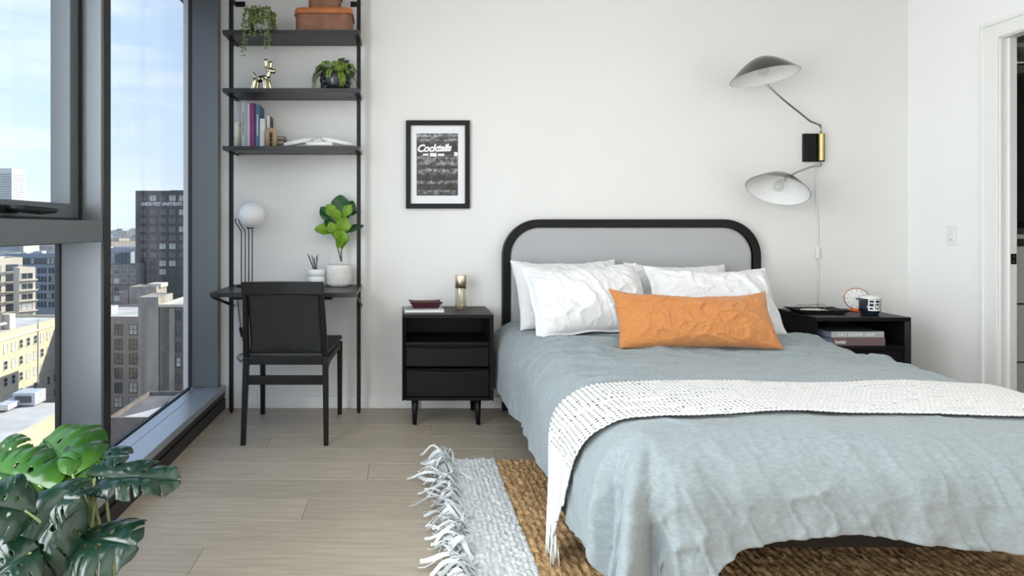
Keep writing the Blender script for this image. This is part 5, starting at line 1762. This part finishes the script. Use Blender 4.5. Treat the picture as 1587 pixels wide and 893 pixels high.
for k in range(5):
    v_ = thing('roof_vent', 'small metal vent stack on the roof below the cream block', 'vent', (-72.5 + (k % 2) * 1.4, 88 + 3.2 * k, -30), 0, 'roof vents')
    bm = new_bm(); tube(bm, [(0, 0, -.2), (0, 0, 1.4)], .28, 8); obj('stack', bm, M_hvac, v_)
    bm = new_bm(); lathe(bm, [(.5, 1.4), (.5, 1.7), (.1, 2.0)], 10); obj('cap', bm, M_hvac, v_)
# pale apartment building with balconies
pb = bldg('apartment_building', 'pale sunlit apartment building with dark balcony openings', (at(35, 200), 196, 0), (-24, 0, 0, 14, zat(402, 200)), M_cream2, M_roof, .6, math.radians(50))
zt = zat(402, 200)
for r in range(7):
    for c in (-3.1, -10.5, -17.5):
        z = zt - 2.6 - 3.18 * r
        b_ = boxo('balcony', (c - 1.7, c + 1.7, -.05, .05, z - 1.1, z + 1.1), M_cwin, pb)
        boxo('balcony_rail', (c - 1.7, c + 1.7, -.9, -.8, z - 1.1, z - .3), M_cwin, b_)
        boxo('balcony_slab', (c - 1.8, c + 1.8, -.95, 0, z - 1.35, z - 1.1), M_cream2, b_)
windows(pb, [-6.5, -.7, -13.7], [zt - 2.6 - 3.18 * k for k in range(7)], .95, 2.0, M_cframe, 'h', '-y', 0, .5, seed=9)
pb2 = bldg('apartment_wing', 'lower sunlit wing with glazed bays beside the pale apartment building', (at(55, 190), 186, 0), (-4.4, 0, 0, 5, zat(416, 190)), M_cream2, M_roof, .4, math.radians(50))
windows(pb2, [-2.3], [zat(416, 190) - 2.2 - 3.12 * k for k in range(6)], 3.2, 1.9, M_cframe, 'v', '-y', 0, .4, seed=10)
for k in range(6):
    boxo('balcony_slab', (-4.7, .5, -.7, 0, zat(416, 190) - 3.6 - 3.12 * k, zat(416, 190) - 3.3 - 3.12 * k), M_cream2, pb2)
# blue-grey block behind
bg = bldg('office_block', 'blue-grey office block with grouped windows behind the pale apartments', (at(8, 238), 234, 0), (0, 42, 0, 18, zat(395, 238)), M_blueg, M_roofd, .5)
zt = zat(395, 238)
windows(bg, [1.2 + 1.55 * k for k in range(26)], [zt - 2.4], 1.2, 2.2, M_cframed, 'h', blind=.5, seed=11)
cols = [g * 4.3 + q for g in range(1, 10) for q in (0, 1.25, 2.5)]
windows(bg, cols, [zt - 6.0 - 3.25 * k for k in range(5)], .85, 2.0, M_cframed, 'h', blind=.15, seed=12)
for k in range(7):
    boxo('roof_unit', (3 + 5.3 * k, 5 + 5.3 * k + (k % 3), 5, 8, zt, zt + .7 + .5 * (k % 2)), M_hvac, bg)
# grey blocks between the mullion and the tower
gb = bldg('grey_block', 'grey-lilac block with small windows left of the black tower', (at(150, 285), 281, 0), (0, 19, 0, 16, zat(386, 285)), mat('grey_lilac_render', (.36, .36, .40), .85, var=.06, vscale=.3), M_roof, .5)
windows(gb, [1.8 + 3.4 * k for k in range(5)], [zat(386, 285) - 3 - 3.5 * k for k in range(7)], 1.5, 1.8, M_cframed, 'h', blind=.2, seed=13)
g2 = bldg('terraced_block', 'dark terraced block in front of the grey-lilac building', (at(160, 225), 221, 0), (0, 11.2, 0, 9, zat(412, 225)), mat('dark_render', (.19, .185, .19), .85, var=.2, vscale=.5), M_roofd, .4)
windows(g2, [2.0 + 2.9 * k for k in range(4)], [zat(412, 225) - 2.2 - 3.2 * k for k in range(5)], 2.0, 1.9, M_cframe, 'v', blind=.35, seed=14)
# distant white tower
wt = bldg('high_rise', 'distant white high-rise with horizontal window bands', (at(-6, 900), 896, 0), (0, 23, 0, 30, zat(263, 900)), mat('white_cladding', (.72, .71, .68), .8, var=.05, vscale=.05), M_roof, 2)
for k in range(14):
    boxo('window_band', (1.5, 21.5, -.6, .4, zat(270, 900) - 3.6 * k - 1.0, zat(270, 900) - 3.6 * k + .8), mat('hazy_glass', (.34, .36, .38), .4, var=.1, vscale=.2), wt)
    boxo('window_band', (22.6, 23.5, 1.5, 28.5, zat(270, 900) - 3.6 * k - 1.0, zat(270, 900) - 3.6 * k + .8), MATS['hazy_glass'], wt)
# far city
hz = [mat('hazy_stone_%d' % i, c, .9, var=.12, vscale=.08) for i, c in enumerate(((.50, .46, .40), (.42, .42, .43), (.36, .38, .42), (.55, .52, .47), (.40, .33, .28), (.62, .61, .60), (.28, .31, .36)))]
r_ = random.Random(31)
kinds = ['cream', 'grey', 'blue-grey', 'ivory', 'brown', 'white', 'slate']
placed = []
for k in range(260):
    d = 310 * (1500 / 310) ** (r_.random())
    px = r_.uniform(-60, 320)
    i = r_.randrange(7)
    w_ = r_.uniform(14, 40)
    ctr = (at(px, d) + w_ / 2, d - 4 + 9)
    if len(placed) >= 140 or any(math.hypot(ctr[0] - q[0], ctr[1] - q[1]) < 5 + (w_ + q[2]) * .62 for q in placed):
        continue
    if math.hypot(ctr[0] + 570, ctr[1] - 910) < 60:
        continue
    placed.append((ctr[0], ctr[1], w_))
    top = min(zat(352 + 12000 / d * r_.uniform(.35, 1.15), d), 4.5)
    rot = r_.choice((0, 0, .5, .9))
    flat, ph = r_.random() < .6, r_.random() < .5
    lab = 'small %s %scity building with a %s roof%s in the distance' % (kinds[i], 'angled ' if rot else '', 'pale' if flat else 'dark', ' and roof hut' if ph else '')
    t = thing('city_building', lab, 'building', (at(px, d), d - 4, 0), rot, lab.replace(' city building', ' buildings'))
    dp = r_.uniform(12, 25)
    boxo('wall', (0, w_, 0, dp, -46, top), hz[i], t)
    boxo('roof', (.5, w_ - .5, .5, dp - .5, top - .1, top + .15), M_roof if flat else M_roofd, t)
    if ph:
        boxo('penthouse', (w_ * .3, w_ * .6, dp * .3, dp * .7, top, top + r_.uniform(1.5, 3.5)), hz[(i + 3) % 7], t)
    for q in range(int((46 + top) / 4) if d < 700 else 0):
        if q < 5:
            boxo('window_band', (w_ * .08, w_ * .92, -.1, .1, top - 3.2 - 4 * q, top - 1.4 - 4 * q), MATS['hazy_glass'], t)
